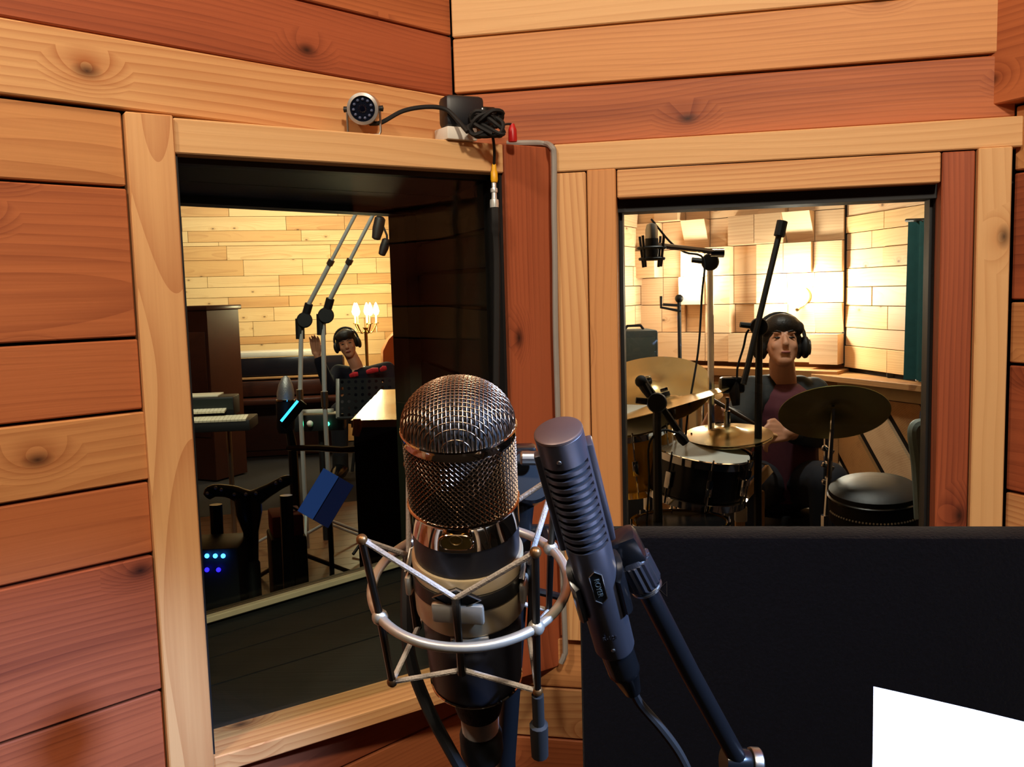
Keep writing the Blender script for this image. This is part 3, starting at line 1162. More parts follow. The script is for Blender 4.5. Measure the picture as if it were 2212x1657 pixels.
bm = bmesh.new()
add_tube(bm, spline([px(905, 1100, .62), px(886, 1180, .61), px(878, 1300, .585), px(886, 1420, .575), px(925, 1530, .575), px(975, 1625, .58), px(1025, 1715, .59), px(1060, 1810, .60), px(1085, 1930, .61), px(1095, 2100, .62), Vector((-.0, .64, .75)), Vector((.0, .66, .4)), Vector((.02, .70, .08)), Vector((.08, .74, .008)), Vector((.2, .78, .006))], 6), .0040, 8)
tag(mesh_obj('microphone_cable', bm, RUBBER, None, True), 'thick black cable looping down left of the large microphone', 'cable')

# ================================================================== slim ribbon microphone
RT = px(1206, 932, .455)
RB_ray = ray(1327, 1392)
lo, hi = .455, .75
for _ in range(50):
    mid = (lo + hi) / 2
    if (CAM + RB_ray * mid - RT).length < .152:
        lo = mid
    else:
        hi = mid
RBm = CAM + RB_ray * lo
RA = (RT - RBm).normalized()
MR = axis_frame(RT, RA)                       # z up the mic, 0 at the top face, x to the right
RGUN = plain('gunmetal_satin', (96, 95, 103), .36, .8, .05, 90)
rm = thing('ribbon_microphone', 'slim gunmetal microphone with a column of horizontal slots, leaning in a black clip', 'microphone', RBm)


def slotted(bm):
    """cylinder whose front carries twelve horizontal slots"""
    rows_ = [(0.0, 0), (-.0008, 0)]
    zs_ = -.018
    R0, R1 = .0126, .0101
    hs = [(-.0002, .0118, False), (-.0010, R0, False)]
    for k in range(12):
        zt = -.0155 - k * .00485
        hs += [(zt, R0, False), (zt - .00005, R0, True), (zt - .0025, R0, True), (zt - .00255, R0, False)]
    hs += [(-.0765, R0, False), (-.080, .0124, False), (-.152, .0118, False), (-.1535, .0112, False)]
    angs = []
    A0, A1 = math.radians(-90 - 66), math.radians(-90 + 66)
    na, nb = 28, 20
    angs += [(A0 + (A1 - A0) * k / na, True) for k in range(na + 1)]
    angs += [(A1 + (2 * math.pi - (A1 - A0)) * k / nb, False) for k in range(1, nb)]
    rings = []
    for z_, r_, sl in hs:
        ring_ = []
        for k, (a, fr) in enumerate(angs):
            inside = sl and fr and 0 < k < na
            r = R1 if inside else r_
            ring_.append(bm.verts.new(MR @ Vector((r * math.cos(a), r * math.sin(a), z_))))
        rings.append(ring_)
    N_ = len(angs)
    for A, B in zip(rings, rings[1:]):
        for k in range(N_):
            bm.faces.new((A[k], A[(k + 1) % N_], B[(k + 1) % N_], B[k]))
    bm.faces.new(rings[0][::-1])
    bm.faces.new(rings[-1])


one('body', RGUN, rm, slotted)
one('slot_lining', plain('slot_mesh', (10, 10, 12), .8), rm, add_lathe, [(.0, -.014), (.0106, -.0142), (.0106, -.0755), (0, -.0757)], 32, MR)
one('top_cap', plain('gunmetal_cap', (104, 88, 84), .45, .75, .05, 90), rm, add_lathe, [(0, .0012), (.0116, .0012), (.0125, .0006), (.0127, -.0006), (.0122, -.0009)], 40, MR)
for sx, w_ in ((1, .010), (-1, .006)):
    bm = bmesh.new()
    add_box(bm, (sx * .0132, .0035 if sx > 0 else .001, -.043), (.0045, w_, .064), MR, .0012)
    mesh_obj('side_rail', bm, RGUN, rm, True)
for x_, z_ in ((-.0025, -.0105), (-.0005, -.1445)):
    y_ = -math.sqrt((.0126 if z_ > -.1 else .0119) ** 2 - x_ * x_)
    bm = bmesh.new()
    add_lathe(bm, [(0, .0004), (.0009, .0004), (.0013, .0), (.0013, -.0008)], 12, MR @ Matrix.Translation((x_, y_, z_)) @ Matrix.Rotation(math.radians(90), 4, 'X'))
    mesh_obj('screw', bm, STEEL, rm, True)
BFm = MR @ Matrix.Rotation(math.radians(2), 4, 'Z') @ Matrix.Translation((0, -.0123, -.0955)) @ Matrix.Rotation(math.radians(90), 4, 'X')
hexa = [(-.0034, .0085), (0, .0115), (.0034, .0085), (.0034, -.0085), (0, -.0115), (-.0034, -.0085)]
bm = bmesh.new()
add_prism(bm, hexa, -.0012, .0004, BFm)
bd = mesh_obj('badge', bm, plain('black_badge', (12, 16, 18), .3, .2), rm)
bm = bmesh.new()
add_tube(bm, [BFm @ Vector((p[0], p[1], .0004)) for p in hexa], .0004, 6, closed=True)
mesh_obj('badge_rim', bm, STEEL, bd, True)
text_obj('badge_lettering', 'ROYER', BFm @ Matrix.Translation((0, 0, .0006)) @ Matrix.Rotation(math.radians(-90), 4, 'Z'), .0042, plain('badge_letters', (92, 104, 106), .4, .5), bd)
text_obj('model_lettering', 'R-121', MR @ Matrix.Translation((-.0005, -.01195, -.1345)) @ Matrix.Rotation(math.radians(90), 4, 'X'), .0036, plain('engraved_letters', (40, 38, 40), .5, .3), rm)
# clip, swivel and boom of its own stand
bo = thing('boom_stand', 'black boom arm with ribbed collar and clip holding the slim microphone', 'mic stand', Vector((px(1640, 1640, .62).x, px(1640, 1640, .62).y, 0)))


def c_clip(bm):
    for z0, z1 in ((-.128, -.088),):
        ri, ro = .0127, .0158
        angs = [math.radians(-38 + k * (256 / 20)) for k in range(21)]
        L = []
        for a in angs:
            # the jaws get shorter towards the open front
            t = abs((math.degrees(a) - 90) / 128)
            zz0 = z0 + .006 * t ** 3
            zz1 = z1 - .010 * t ** 3
            L.append([bm.verts.new(MR @ Vector((r * math.cos(a), r * math.sin(a), z))) for r, z in ((ri, zz0), (ro, zz0), (ro, zz1), (ri, zz1))])
        for A, B in zip(L, L[1:]):
            for k in range(4):
                bm.faces.new((A[k], A[(k + 1) % 4], B[(k + 1) % 4], B[k]))
        bm.faces.new(L[0][::-1])
        bm.faces.new(L[-1])


clip = one('clip', GLOSS_BLACK, bo, c_clip)
bm = bmesh.new()
p0, p1 = px(1352, 1180, .515), px(1600, 1650, .60)
bdir = (p1 - p0).normalized()
Mj = axis_frame(px(1350, 1178, .512), -bdir)
add_box(bm, (0, 0, -.004), (.018, .016, .026), Mj, .004)
add_box(bm, (-.009, .004, -.004), (.016, .012, .018), Mj, .003)
mesh_obj('swivel', bm, GLOSS_BLACK, clip, True)
Mn = axis_frame(px(1378, 1232, .52), -bdir)
bm = bmesh.new()
prof_n = 40
rings = []
for z_, rb_, kn in ((.012, .0085, 0), (.010, .0098, 0), (.0095, .0108, 1), (-.008, .0108, 1), (-.010, .0100, 0), (-.012, .0085, 0)):
    rings.append([bm.verts.new(Mn @ Vector(((rb_ - (.0008 if kn and k % 2 else 0)) * math.cos(2 * math.pi * k / prof_n), (rb_ - (.0008 if kn and k % 2 else 0)) * math.sin(2 * math.pi * k / prof_n), z_))) for k in range(prof_n)])
for A, B in zip(rings, rings[1:]):
    for k in range(prof_n):
        bm.faces.new((A[k], A[(k + 1) % prof_n], B[(k + 1) % prof_n], B[k]))
bm.faces.new(rings[0][::-1])
bm.faces.new(rings[-1])
mesh_obj('ribbed_collar', bm, plain('ribbed_rubber', (24, 24, 28), .4), bo)
one('collar_ring', STEEL, bo, add_lathe, [(.0082, -.0118), (.0094, -.0122), (.0094, -.0136), (.0082, -.0140)], 40, Mn, cap=False)
bm = bmesh.new()
add_tube(bm, [px(1380, 1240, .521), px(1490, 1452, .56), px(1594, 1640, .598)], .0062, 14)
mesh_obj('boom_tube', bm, ARMM, bo, True)
je = px(1600, 1648, .60)
bm = bmesh.new()
Mq = axis_frame(je, Vector((1, .1, -.15)))
add_lathe(bm, [(0, -.012), (.009, -.012), (.0095, -.010), (.0095, .004), (.0085, .006), (0, .006)], 24, Mq)
jn = mesh_obj('joint', bm, GLOSS_BLACK, bo, True)
bm = bmesh.new()
add_lathe(bm, [(0, .006), (.0102, .0062), (.0106, .007), (.0106, .012), (.0098, .013), (0, .013)], 24, Mq)
mesh_obj('joint_washer', bm, STEEL, jn, True)
bm = bmesh.new()
add_tube(bm, [je - Z * .005, Vector((je.x, je.y, .05))], .008, 10)
mesh_obj('pole', bm, ARMM, bo, True)
one('base', ARMM, bo, add_lathe, [(0, .0), (.12, .0), (.12, .014), (.02, .03), (.012, .05), (0, .05)], 28, Matrix.Translation((je.x, je.y, 0)))
# plug and lead
pl_ = thing('microphone_lead', 'black plug and thin lead leaving the foot of the slim microphone', 'cable', px(1500, 1657, .6))
x0 = RBm - RA * -.003
x1 = px(1345, 1440, (RBm - CAM).dot(RM @ Vector((0, 0, 1))) + .008)
x2 = px(1366, 1492, (RBm - CAM).dot(RM @ Vector((0, 0, 1))) + .022)
bm = bmesh.new()
add_tube(bm, [x0, x0.lerp(x1, .6), x1, x1.lerp(x2, .12), x1.lerp(x2, .2), x2], [.0098, .0098, .0096, .0098, .0086, .0052], 16)
mesh_obj('plug', bm, GLOSS_BLACK, pl_, True)
bm = bmesh.new()
add_ball(bm, x0.lerp(x1, .2) + RM @ Vector((-.0035, 0, -.0088)), .0026)
mesh_obj('plug_latch', bm, STEEL, pl_, True)
bm = bmesh.new()
add_tube(bm, spline([x2, px(1384, 1522, .575), px(1430, 1575, .58), px(1470, 1632, .585), px(1500, 1700, .59), px(1522, 1780, .595), px(1540, 1900, .60), px(1550, 2080, .61), Vector((.15, .62, .7)), Vector((.15, .63, .35)), Vector((.17, .66, .06)), Vector((.22, .70, .006)), Vector((.3, .74, .006))], 6), .0030, 8)
mesh_obj('lead', bm, RUBBER, pl_, True)

# ================================================================== acoustic screen, sheet of paper
FELT = plain('navy_black_felt', (8, 11, 23), .95, 0, .35, 260, bump=.8, sheen=.06, spec=.1)
gl_ = px(1249, 1160, .95)
ztop = gl_.z
gr_ = at_z(2290, 1162, ztop)
gu = Vector((gr_.x - gl_.x, gr_.y - gl_.y, 0))
gw = gu.length
gu.normalize()
gob = thing('acoustic_screen', 'tall navy felt acoustic screen below the drum room window', 'screen', Vector(((gl_.x + gr_.x) / 2, (gl_.y + gr_.y) / 2, 0)))
bm = bmesh.new()
gm = frame_mat(Vector((gl_.x, gl_.y, 0)) + gu * gw / 2 + Vector((-gu.y, gu.x, 0)) * .025, gu, Vector((-gu.y, gu.x, 0)))
add_box(bm, (0, 0, ztop / 2 + .03), (gw, .05, ztop - .06), gm, .006)
mesh_obj('dark_panel', bm, FELT, gob, True)
bm = bmesh.new()
gv = az(150)
gm2 = frame_mat(Vector((gr_.x, gr_.y, 0)) - gu * .012 + gv * .225 + Vector((-gv.y, gv.x, 0)) * .02, gv, Vector((-gv.y, gv.x, 0)))
add_box(bm, (0, 0, ztop / 2 + .033), (.44, .04, ztop - .054), gm2, .006)
mesh_obj('wing_panel', bm, FELT, gob, True)
for k in (-.35, .35):
    bm = bmesh.new()
    add_box(bm, (k * gw, 0, .03), (.04, .30, .06), gm, .006)
    mesh_obj('foot', bm, MATTE_BLACK, gob, True)
bm = bmesh.new()
e = px(1432, 1272, .9)
Me = frame_mat(on_wall(1432, 1272, Vector((gl_.x, gl_.y, 0)), gu) - Vector((-gu.y, gu.x, 0)) * .0006, gu, Z)
add_tube(bm, [Me @ Vector(p) for p in ((-.004, 0, 0), (.004, .008, 0), (.004, -.008, 0))], .0005, 5, closed=True)
mesh_obj('stamped_mark', bm, plain('stamped_mark_ink', (48, 50, 62), .9), gob)

PAPER = plain('white_paper', (240, 240, 244), .7, 0, .02, 8)
p_tl, p_tr, p_bl = px(1887, 1483, .50), px(2560, 1666, .475), px(1848, 1760, .42)
ex = (p_tr - p_tl).normalized()
ey = (p_bl - p_tl)
ey = (ey - ex * ey.dot(ex) * .35).normalized()
en = ex.cross(ey).normalized()
if en.z < 0:
    en = -en
bm = bmesh.new()
grid = []
for j in range(7):
    row = []
    for i in range(9):
        s, t = i / 8 * .21, j / 6 * .297
        row.append(p_tl + ex * s + ey * t + en * (.004 * math.sin(i / 8 * 3.1) + .002 * math.sin(j)))
    grid.append(row)
V0 = [[bm.verts.new(p) for p in r] for r in grid]
V1 = [[bm.verts.new(p - en * .0004) for p in r] for r in grid]
for j in range(6):
    for i in range(8):
        bm.faces.new((V0[j][i], V0[j][i + 1], V0[j + 1][i + 1], V0[j + 1][i]))
        bm.faces.new((V1[j][i], V1[j + 1][i], V1[j + 1][i + 1], V1[j][i + 1]))
for a, b_ in (((0, 0), (0, 8)), ((6, 0), (6, 8))):
    for i in range(8):
        bm.faces.new((V0[a[0]][i], V0[a[0]][i + 1], V1[a[0]][i + 1], V1[a[0]][i]))
for i in (0, 8):
    for j in range(6):
        bm.faces.new((V0[j][i], V0[j + 1][i], V1[j + 1][i], V1[j][i]))
tag(mesh_obj('paper_sheet', bm, PAPER, None, True), 'blank white sheet of paper in front of the navy screen', 'paper')
dc = p_tl + ex * .115 + ey * .19 - en * .006
ms = thing('music_desk', 'black music desk under the white sheet in the corner', 'music stand', Vector((dc.x, dc.y, 0)))
bm = bmesh.new()
add_box(bm, (0, 0, -.003), (.17, .20, .004), frame_mat(dc, ex, ey), .001)
mesh_obj('desk', bm, MATTE_BLACK, ms, True)
bm = bmesh.new()
add_tube(bm, [dc - en * .006, Vector((dc.x, dc.y, .04))], .009, 10)
mesh_obj('pole', bm, MATTE_BLACK, ms, True)
one('base', MATTE_BLACK, ms, add_lathe, [(0, 0), (.14, 0), (.14, .012), (.02, .03), (0, .04)], 24, Matrix.Translation((dc.x, dc.y, 0)))

# cool lamp added out of view, lighting the sheet and slim microphone from the right
lh = Vector((.78, .14, 1.90))
laim = Vector((.13, .48, 1.34))
ld = (laim - lh).normalized()
dl = thing('added_cool_lamp', 'added lamp out of view whose cool light falls on the white sheet from the right', 'lamp', Vector((.92, .08, 0)))
one('pole', MATTE_BLACK, dl, add_tube, spline([Vector((.92, .08, .02)), Vector((.92, .08, .9)), Vector((.92, .08, 1.7)), Vector((.90, .085, 1.95)), lh - ld * .05], 6), .007, 8)
one('base', MATTE_BLACK, dl, add_lathe, [(0, 0), (.10, 0), (.10, .012), (.012, .03), (0, .03)], 24, Matrix.Translation((.92, .08, 0)))
Mlh = axis_frame(lh, ld)
one('lamp_head', MATTE_BLACK, dl, add_lathe, [(0, -.06), (.025, -.058), (.045, -.02), (.055, .012), (.052, .012), (.040, -.018), (.0, -.02)], 28, Mlh)
light('added_cool_light', 'SPOT', lh - ld * .004, 190, (.34, .54, 1.0), laim, size=.035, spot=30, blend=.7)

# ================================================================== things on the ledge above the window
ZLG = Z_BOX1 - .002
LEN = plain('camera_face_black', (14, 18, 30), .15, 0, .1, spec=.7)
ALU = plain('brushed_aluminium', (178, 172, 166), .35, .6, .06)
TC = 1.145
cc = px(783, 235, TC)
foot = px(787, 284, TC)
sc = thing('security_camera', 'small silver bullet camera standing on the ledge over the left window', 'camera', Vector((foot.x, foot.y, ZLG)))
cdir = (CAM + Vector((-.12, 0, .02)) - cc).normalized()
MCc = axis_frame(cc, cdir)
RC = 34 / FPX * TC
one('housing', ALU, sc, add_lathe, [(0, -.055), (RC * .75, -.054), (RC * .95, -.045), (RC, -.040), (RC, -.004), (RC * .99, 0), (RC * .80, .001), (RC * .78, -.002)], 36, MCc, cap=False)
fc = one('camera_face', LEN, sc, add_lathe, [(0, -.0012), (RC * .8, -.0012), (RC * .8, -.004), (0, -.004)], 36, MCc)
one('lens', plain('lens_glass', (8, 10, 22), .05, 0, .05, spec=.9), sc, add_lathe, [(0, .0016), (RC * .18, .001), (RC * .26, -.0006), (RC * .28, -.0012)], 24, MCc)
for k in range(11):
    a = math.radians(20 + k * 360 / 11)
    bm = bmesh.new()
    add_ball(bm, (RC * .58 * math.cos(a), RC * .58 * math.sin(a), -.001), .0021, MCc, 8)
    mesh_obj('infrared_led', bm, plain('led_lens', (74, 84, 112), .15, 0) if k == 0 else bpy.data.materials['led_lens'], fc, True)
bm = bmesh.new()
xr = MCc.col[0].to_3d()
yv = -cdir
hb = ZLG + .0012
brk = [cc + xr * (RC + .001) * s_ for s_ in (-1, 1)]
def gz(p, z_):
    return Vector((p.x, p.y, z_))
bw = yv * .012
pL, pR = brk[0] + bw, brk[1] + bw
add_tube(bm, [pL + Z * .0, gz(pL, hb + .004), gz(pL.lerp(pR, .05), hb), gz(pR.lerp(pL, .05), hb), gz(pR, hb + .004), pR], .0016, 6)
mesh_obj('bracket', bm, STEEL, sc, True)
for s_ in (-1, 1):
    bm = bmesh.new()
    add_lathe(bm, [(0, -.002), (.0035, -.002), (.0038, .003), (0, .004)], 12, axis_frame(cc + bw + xr * s_ * (RC + .002), xr * s_))
    mesh_obj('thumb_screw', bm, MATTE_BLACK, sc, True)
one('bracket_foot', STEEL, sc, add_box, (0, 0, 0), (.016, .012, .002), Matrix.Translation((gz(pL.lerp(pR, .5), ZLG + .001))), .0005)
bm = bmesh.new()
add_tube(bm, spline([px(800, 267, TC + .03), px(825, 264, TC + .02), px(870, 240, TC + .03), px(920, 231, TC + .04), px(962, 236, TC + .05), px(990, 262, 1.19), px(1010, 285, 1.18)], 6), .0030, 8)
tag(mesh_obj('camera_cable', bm, RUBBER, None, True), 'black lead arching from the bullet camera to the adapter', 'cable')
# white box, black adapter blocks, loose cable and plugs
wb = px(985, 300, 1.225)
bm = bmesh.new()
MWb = zrot((wb.x, wb.y, ZLG), 32)
add_box(bm, (0, 0, .0085), (.046, .038, .017), MWb, .002)
tag(mesh_obj('junction_box', bm, WHITE, None, True), 'small white plastic box under the black adapter on the ledge', 'box')
ad = thing('power_adapter', 'black plug adapter lying on the white box on the ledge', 'adapter', Vector((wb.x, wb.y, ZLG + .017)))
MA = zrot((wb.x + .014, wb.y + .004, ZLG + .0175), 24)
bm = bmesh.new()
add_box(bm, (-.006, 0, .021), (.056, .034, .042), MA, .007)
mesh_obj('adapter_body', bm, plain('adapter_black', (20, 22, 28), .45), ad, True)
bm = bmesh.new()
add_box(bm, (.0265, -.004, .013), (.022, .030, .030), MA, .003)
mesh_obj('adapter_cap', bm, GLOSS_BLACK, ad, True)
rr = random.Random(3)
bm = bmesh.new()
cb = px(1050, 272, 1.19)
lp = []
for k in range(46):
    a = k * .95
    lp.append(cb + Vector((.020 * math.cos(a) + rr.uniform(-.004, .004), .010 * math.sin(a * 1.3) + .004, .017 * math.sin(a * .8 + 1) + rr.uniform(-.003, .003))))
for p in lp:
    p.z = max(p.z, ZLG + .003)
add_tube(bm, spline(lp, 4), .0027, 6)
cbn = mesh_obj('cable_bundle', bm, RUBBER, None, True)
tag(cbn, 'tangle of thin black cable bunched beside the adapter', 'cable')
rp = px(1107, 285, 1.235)
bm = bmesh.new()
add_lathe(bm, [(0, 0), (.0058, 0), (.0062, .003), (.0058, .016), (.0042, .020), (.0030, .024), (0, .024)], 14, Matrix.Translation((rp.x, rp.y, max(ZLG, 0))))
rpl = thing('red_plug', 'red cable plug standing at the right end of the ledge', 'plug', Vector((rp.x, rp.y, ZLG)))
mesh_obj('plug_sleeve', bm, plain('red_plastic', (190, 22, 26), .4), rpl, True)
bm = bmesh.new()
add_tube(bm, spline([Vector((rp.x, rp.y, ZLG + .022)), px(1103, 268, 1.232), px(1090, 269, 1.225), px(1072, 276, 1.205)], 5), .0016, 6)
mesh_obj('wire', bm, RUBBER, rpl, True)
# yellow plug hanging over the window with its silver coupler and cable
TY = 1.235
yp = thing('yellow_plug', 'yellow plug with silver coupler hanging in front of the left window', 'plug', px(1067, 450, TY))
bm = bmesh.new()
add_tube(bm, spline([px(1062, 285, 1.20), px(1066, 305, 1.205), px(1068, 330, 1.222), px(1067, 358, TY)], 5), .0020, 6)
mesh_obj('wire', bm, RUBBER, yp, True)


def hang(name, m, prof):                       # [(radius px, y px)] turned round the hanging line at x ~ 1067
    top, bot = px(1067, prof[0][1], TY), px(1068, prof[-1][1], TY)
    Mh = axis_frame(top, (top - bot).normalized())
    k = TY / FPX
    bm = bmesh.new()
    add_lathe(bm, [(max(r, 0) * k, -(y - prof[0][1]) * k) for r, y in prof], 16, Mh)
    return mesh_obj(name, bm, m, yp, True)


hang('yellow_sleeve', plain('yellow_plastic', (226, 168, 20), .4), [(4, 354), (5, 357), (5.5, 368), (7.5, 372), (8, 388), (6.5, 394), (5, 395)])
hang('coupler', BRIGHT, [(4.5, 395), (5, 396), (5, 406), (7.5, 407), (8, 411), (7.5, 416), (5.5, 417), (6, 430), (9.5, 432), (10, 440), (9.5, 449), (7, 450)])
bm = bmesh.new()
add_tube(bm, spline([px(1069, 449, TY), px(1070, 475, TY), px(1070, 500, TY + .004), px(1073, 560, TY + .01), px(1073, 700, TY + .015), px(1072, 850, TY + .02), px(1074, 1000, TY + .02), px(1085, 1200, TY + .01), px(1095, 1420, TY - .01)], 6),
         [.0062] * 13 + [.0048] * 36, 8)
mesh_obj('cable', bm, RUBBER, yp, True)
# grey cable stapled down the side of the red post
pts = [(1120, 303, .03), (1150, 306, .012), (1180, 309, .0), (1192, 318, -.006), (1197, 340, -.007), (1197, 450, -.007), (1199, 560, -.007), (1200, 700, -.007), (1204, 850, -.007), (1208, 1000, -.007), (1214, 1200, -.007), (1221, 1390, -.007), (1219, 1415, -.006), (1212, 1432, .003)]
P_ = []
for x_, y_, d_ in pts:
    if y_ < 312:
        q = on_wall(x_, y_, FP, U3)
        P_.append(Vector((q.x, q.y, max(q.z, Z_BOX1 + .004))) - NF * max(d_, .004))
    else:
        P_.append(on_wall(x_, y_, K + rn(U2) * .019, U2))
bm = bmesh.new()
add_tube(bm, spline(P_, 5), .0042, 8)
tag(mesh_obj('wall_cable', bm, GREYPAINT, None, True), 'grey cable running down the right edge of the red post', 'cable')

# ================================================================== builders for people, stands, drums
def solidify_blobs(name, fill, voxel, mat, parent, iters=4):
    """overlapping closed shapes merged into one continuous skin"""
    bm = bmesh.new()
    fill(bm)
    bmesh.ops.recalc_face_normals(bm, faces=bm.faces[:])
    me = bpy.data.meshes.new(name + '_raw')
    bm.to_mesh(me)
    bm.free()
    tmp = bpy.data.objects.new(name + '_raw', me)
    COL.objects.link(tmp)
    r = tmp.modifiers.new('r', 'REMESH')
    r.mode = 'VOXEL'
    r.voxel_size = voxel
    s = tmp.modifiers.new('s', 'SMOOTH')
    s.factor = .5
    s.iterations = iters
    dg = bpy.context.evaluated_depsgraph_get()
    out = bpy.data.meshes.new_from_object(tmp.evaluated_get(dg))
    bpy.data.objects.remove(tmp)
    out.materials.clear()
    out.materials.append(mat)
    for p in out.polygons:
        p.use_smooth = True
    o = bpy.data.objects.new(name, out)
    COL.objects.link(o)
    if parent is not None:
        attach(o, parent)
    return o


def limb(bm, pts, rs):
    """chain of tapered capsules"""
    for i in range(len(pts) - 1):
        add_tube(bm, [pts[i], pts[i + 1]], [rs[i], rs[i + 1]], 12)
    for p, r in zip(pts, rs):
        add_ball(bm, p, r, None, 12)


def head_shape(bm, H):
    """head in its own frame H: z up, -y is the face, origin between the ears"""
    add_ball(bm, (0, .012, .035), 1, H, 20, (.076, .094, .088))
    add_ball(bm, (0, -.025, -.02), 1, H, 20, (.066, .068, .085))
    add_ball(bm, (0, -.058, -.085), 1, H, 14, (.036, .030, .028))
    add_ball(bm, (0, -.040, -.060), 1, H, 14, (.052, .046, .045))
    add_tube(bm, [H @ Vector((0, -.088, .022)), H @ Vector((0, -.108, -.022))], [.008, .014], 10)
    add_ball(bm, (0, -.106, -.024), 1, H, 10, (.017, .013, .011))
    for s in (-1, 1):
        add_ball(bm, (s * .077, .012, -.008), 1, H, 12, (.010, .020, .032))
        add_ball(bm, (s * .033, -.066, -.022), 1, H, 10, (.024, .020, .024))
        add_ball(bm, (s * .030, -.082, .034), 1, H, 10, (.024, .010, .008))
    add_ball(bm, (0, -.091, -.058), 1, H, 10, (.024, .009, .009))


SKIN = plain('skin', (198, 142, 112), .5, 0, .06, 40)
HAIR = plain('dark_hair', (20, 15, 14), .5, 0, .3, 160, bump=.8)
LIPS = plain('lips', (150, 80, 74), .5)
EYE = plain('eye_dark', (26, 18, 16), .3)


def face_parts(H, person, smile=False):
    for s in (-1, 1):
        one('eye', EYE, person, add_ball, (s * .031, -.083, .012), 1, H, 12, (.014, .005, .0045))
        one('eyebrow', HAIR, person, add_tube, [H @ Vector((s * .014, -.092, .036)), H @ Vector((s * .034, -.091, .041)), H @ Vector((s * .052, -.078, .036))], [.003, .004, .0025], 6)
    one('mouth', LIPS, person, add_ball, (0, -.0965, -.057), 1, H, 14, (.021, .006, .0075 if smile else .006))


def hand(bm, wrist, palm_dir, side, curl, scale=1.0):
    """palm and five fingers: palm_dir along the hand, side towards the thumb, curl the way fingers bend"""
    d, s, c = palm_dir.normalized(), side.normalized(), curl.normalized()
    k = scale
    pc = wrist + d * .045 * k
    for j in range(4):
        o = (j - 1.5) * .023 * k
        add_tube(bm, [wrist + s * o * .6, wrist + d * .085 * k + s * o], [.016 * k, .012 * k], 8)
        L = (.066, .078, .072, .055)[3 - j] * k
        a = wrist + d * .088 * k + s * o
        b_ = a + (d * .8 + c * .55).normalized() * L * .5
        e = b_ + (d * .35 + c * .9).normalized() * L * .5
        limb(bm, [a, b_, e], [.0090 * k, .0080 * k, .0065 * k])
    t0 = wrist + d * .03 * k + s * .028 * k
    t1 = t0 + (d * .6 + s * .8).normalized() * .035 * k
    t2 = t1 + (d * .9 + s * .2 + c * .3).normalized() * .03 * k
    limb(bm, [t0, t1, t2], [.014 * k, .011 * k, .008 * k])


def headphones(H, person, mat=None):
    m = mat or GLOSS_BLACK
    hp = thing('headphones', '', '', H @ Vector((0, 0, .1)))
    return hp


def drum(t, M, r, h, shell, hoop, head, lugs=8, prefix=''):
    one('shell', shell, t, add_lathe, [(r * .97, 0), (r, .004), (r, h - .004), (r * .97, h)], 40, M, cap=False)
    one('drum_head', head, t, add_lathe, [(0, h + .002), (r * .98, h + .002), (r * .99, h - .004)], 40, M, cap=False)
    one('bottom_head', head, t, add_lathe, [(0, .002), (r * .98, .002), (r * .98, .004)], 40, M, cap=False)
    for zz in (-.004, h - .024):
        one('hoop', hoop, t, add_lathe, [(r + .002, zz), (r + .012, zz + .002), (r + .012, zz + .026), (r + .016, zz + .030), (r + .004, zz + .030)], 40, M, cap=False)
    for k in range(lugs):
        a = 2 * math.pi * k / lugs
        Ml = M @ Matrix.Rotation(a, 4, 'Z')
        lg = one('lug', hoop, t, add_box, (r + .009, 0, h * .5), (.018, .022, min(.06, h * .4)), Ml, .004)
        one('tension_rod', hoop, lg, add_tube, [Ml @ Vector((r + .013, 0, .0)), Ml @ Vector((r + .013, 0, h + .016))], .0035, 6)


def cymbal(t, M, r, mat, bell=.05):
    prof = [(.006, .032), (.02, .031), (bell * .8, .024), (bell, .018), (r * .5, .010), (r * .8, .004), (r, 0)]
    low = [(rr_, z_ - .0025) for rr_, z_ in prof[::-1]]
    return one('cymbal', mat, t, add_lathe, prof + low, 48, M, cap=False)


def tripod(t, xy, hub, leg, mat, spread=.35, r=.009, rot=0):
    for k in range(3):
        a = math.radians(rot + 120 * k)
        bm = bmesh.new()
        add_tube(bm, [Vector((xy[0], xy[1], hub)), Vector((xy[0] + spread * math.cos(a), xy[1] + spread * math.sin(a), .014))], r, 8)
        mesh_obj('leg', bm, mat, t, True)


# ================================================================== live room
BRASS = plain('aged_brass', (150, 112, 56), .35, .9)
# tall cabinet at the left edge
T = 7.4
a, b_ = px(352, 660, T + .2), px(446, 660, T)
u = Vector((b_.x - a.x, b_.y - a.y, 0))
W = u.length
u.normalize()
v = Vector((-u.y, u.x, 0))
zt = b_.z
tc_ = thing('tall_cabinet', 'tall dark wooden cabinet at the left edge of the left window', 'cabinet', Vector((a.x, a.y, 0)))
Mt = frame_mat(Vector((a.x, a.y, 0)) + u * W / 2 + v * .2, u, v)
one('carcass', WD['walnut'], tc_, add_box, (0, 0, (zt - .04) / 2), (W - .03, .38, zt - .04), Mt, .004, smooth=False)
one('cornice', WD['walnut'], tc_, add_box, (0, 0, zt - .02), (W + .01, .42, .04), Mt, .008)
one('door', WD['walnut'], tc_, add_box, (0, -.195, zt * .55), (W - .08, .02, zt * .6), Mt, .004)
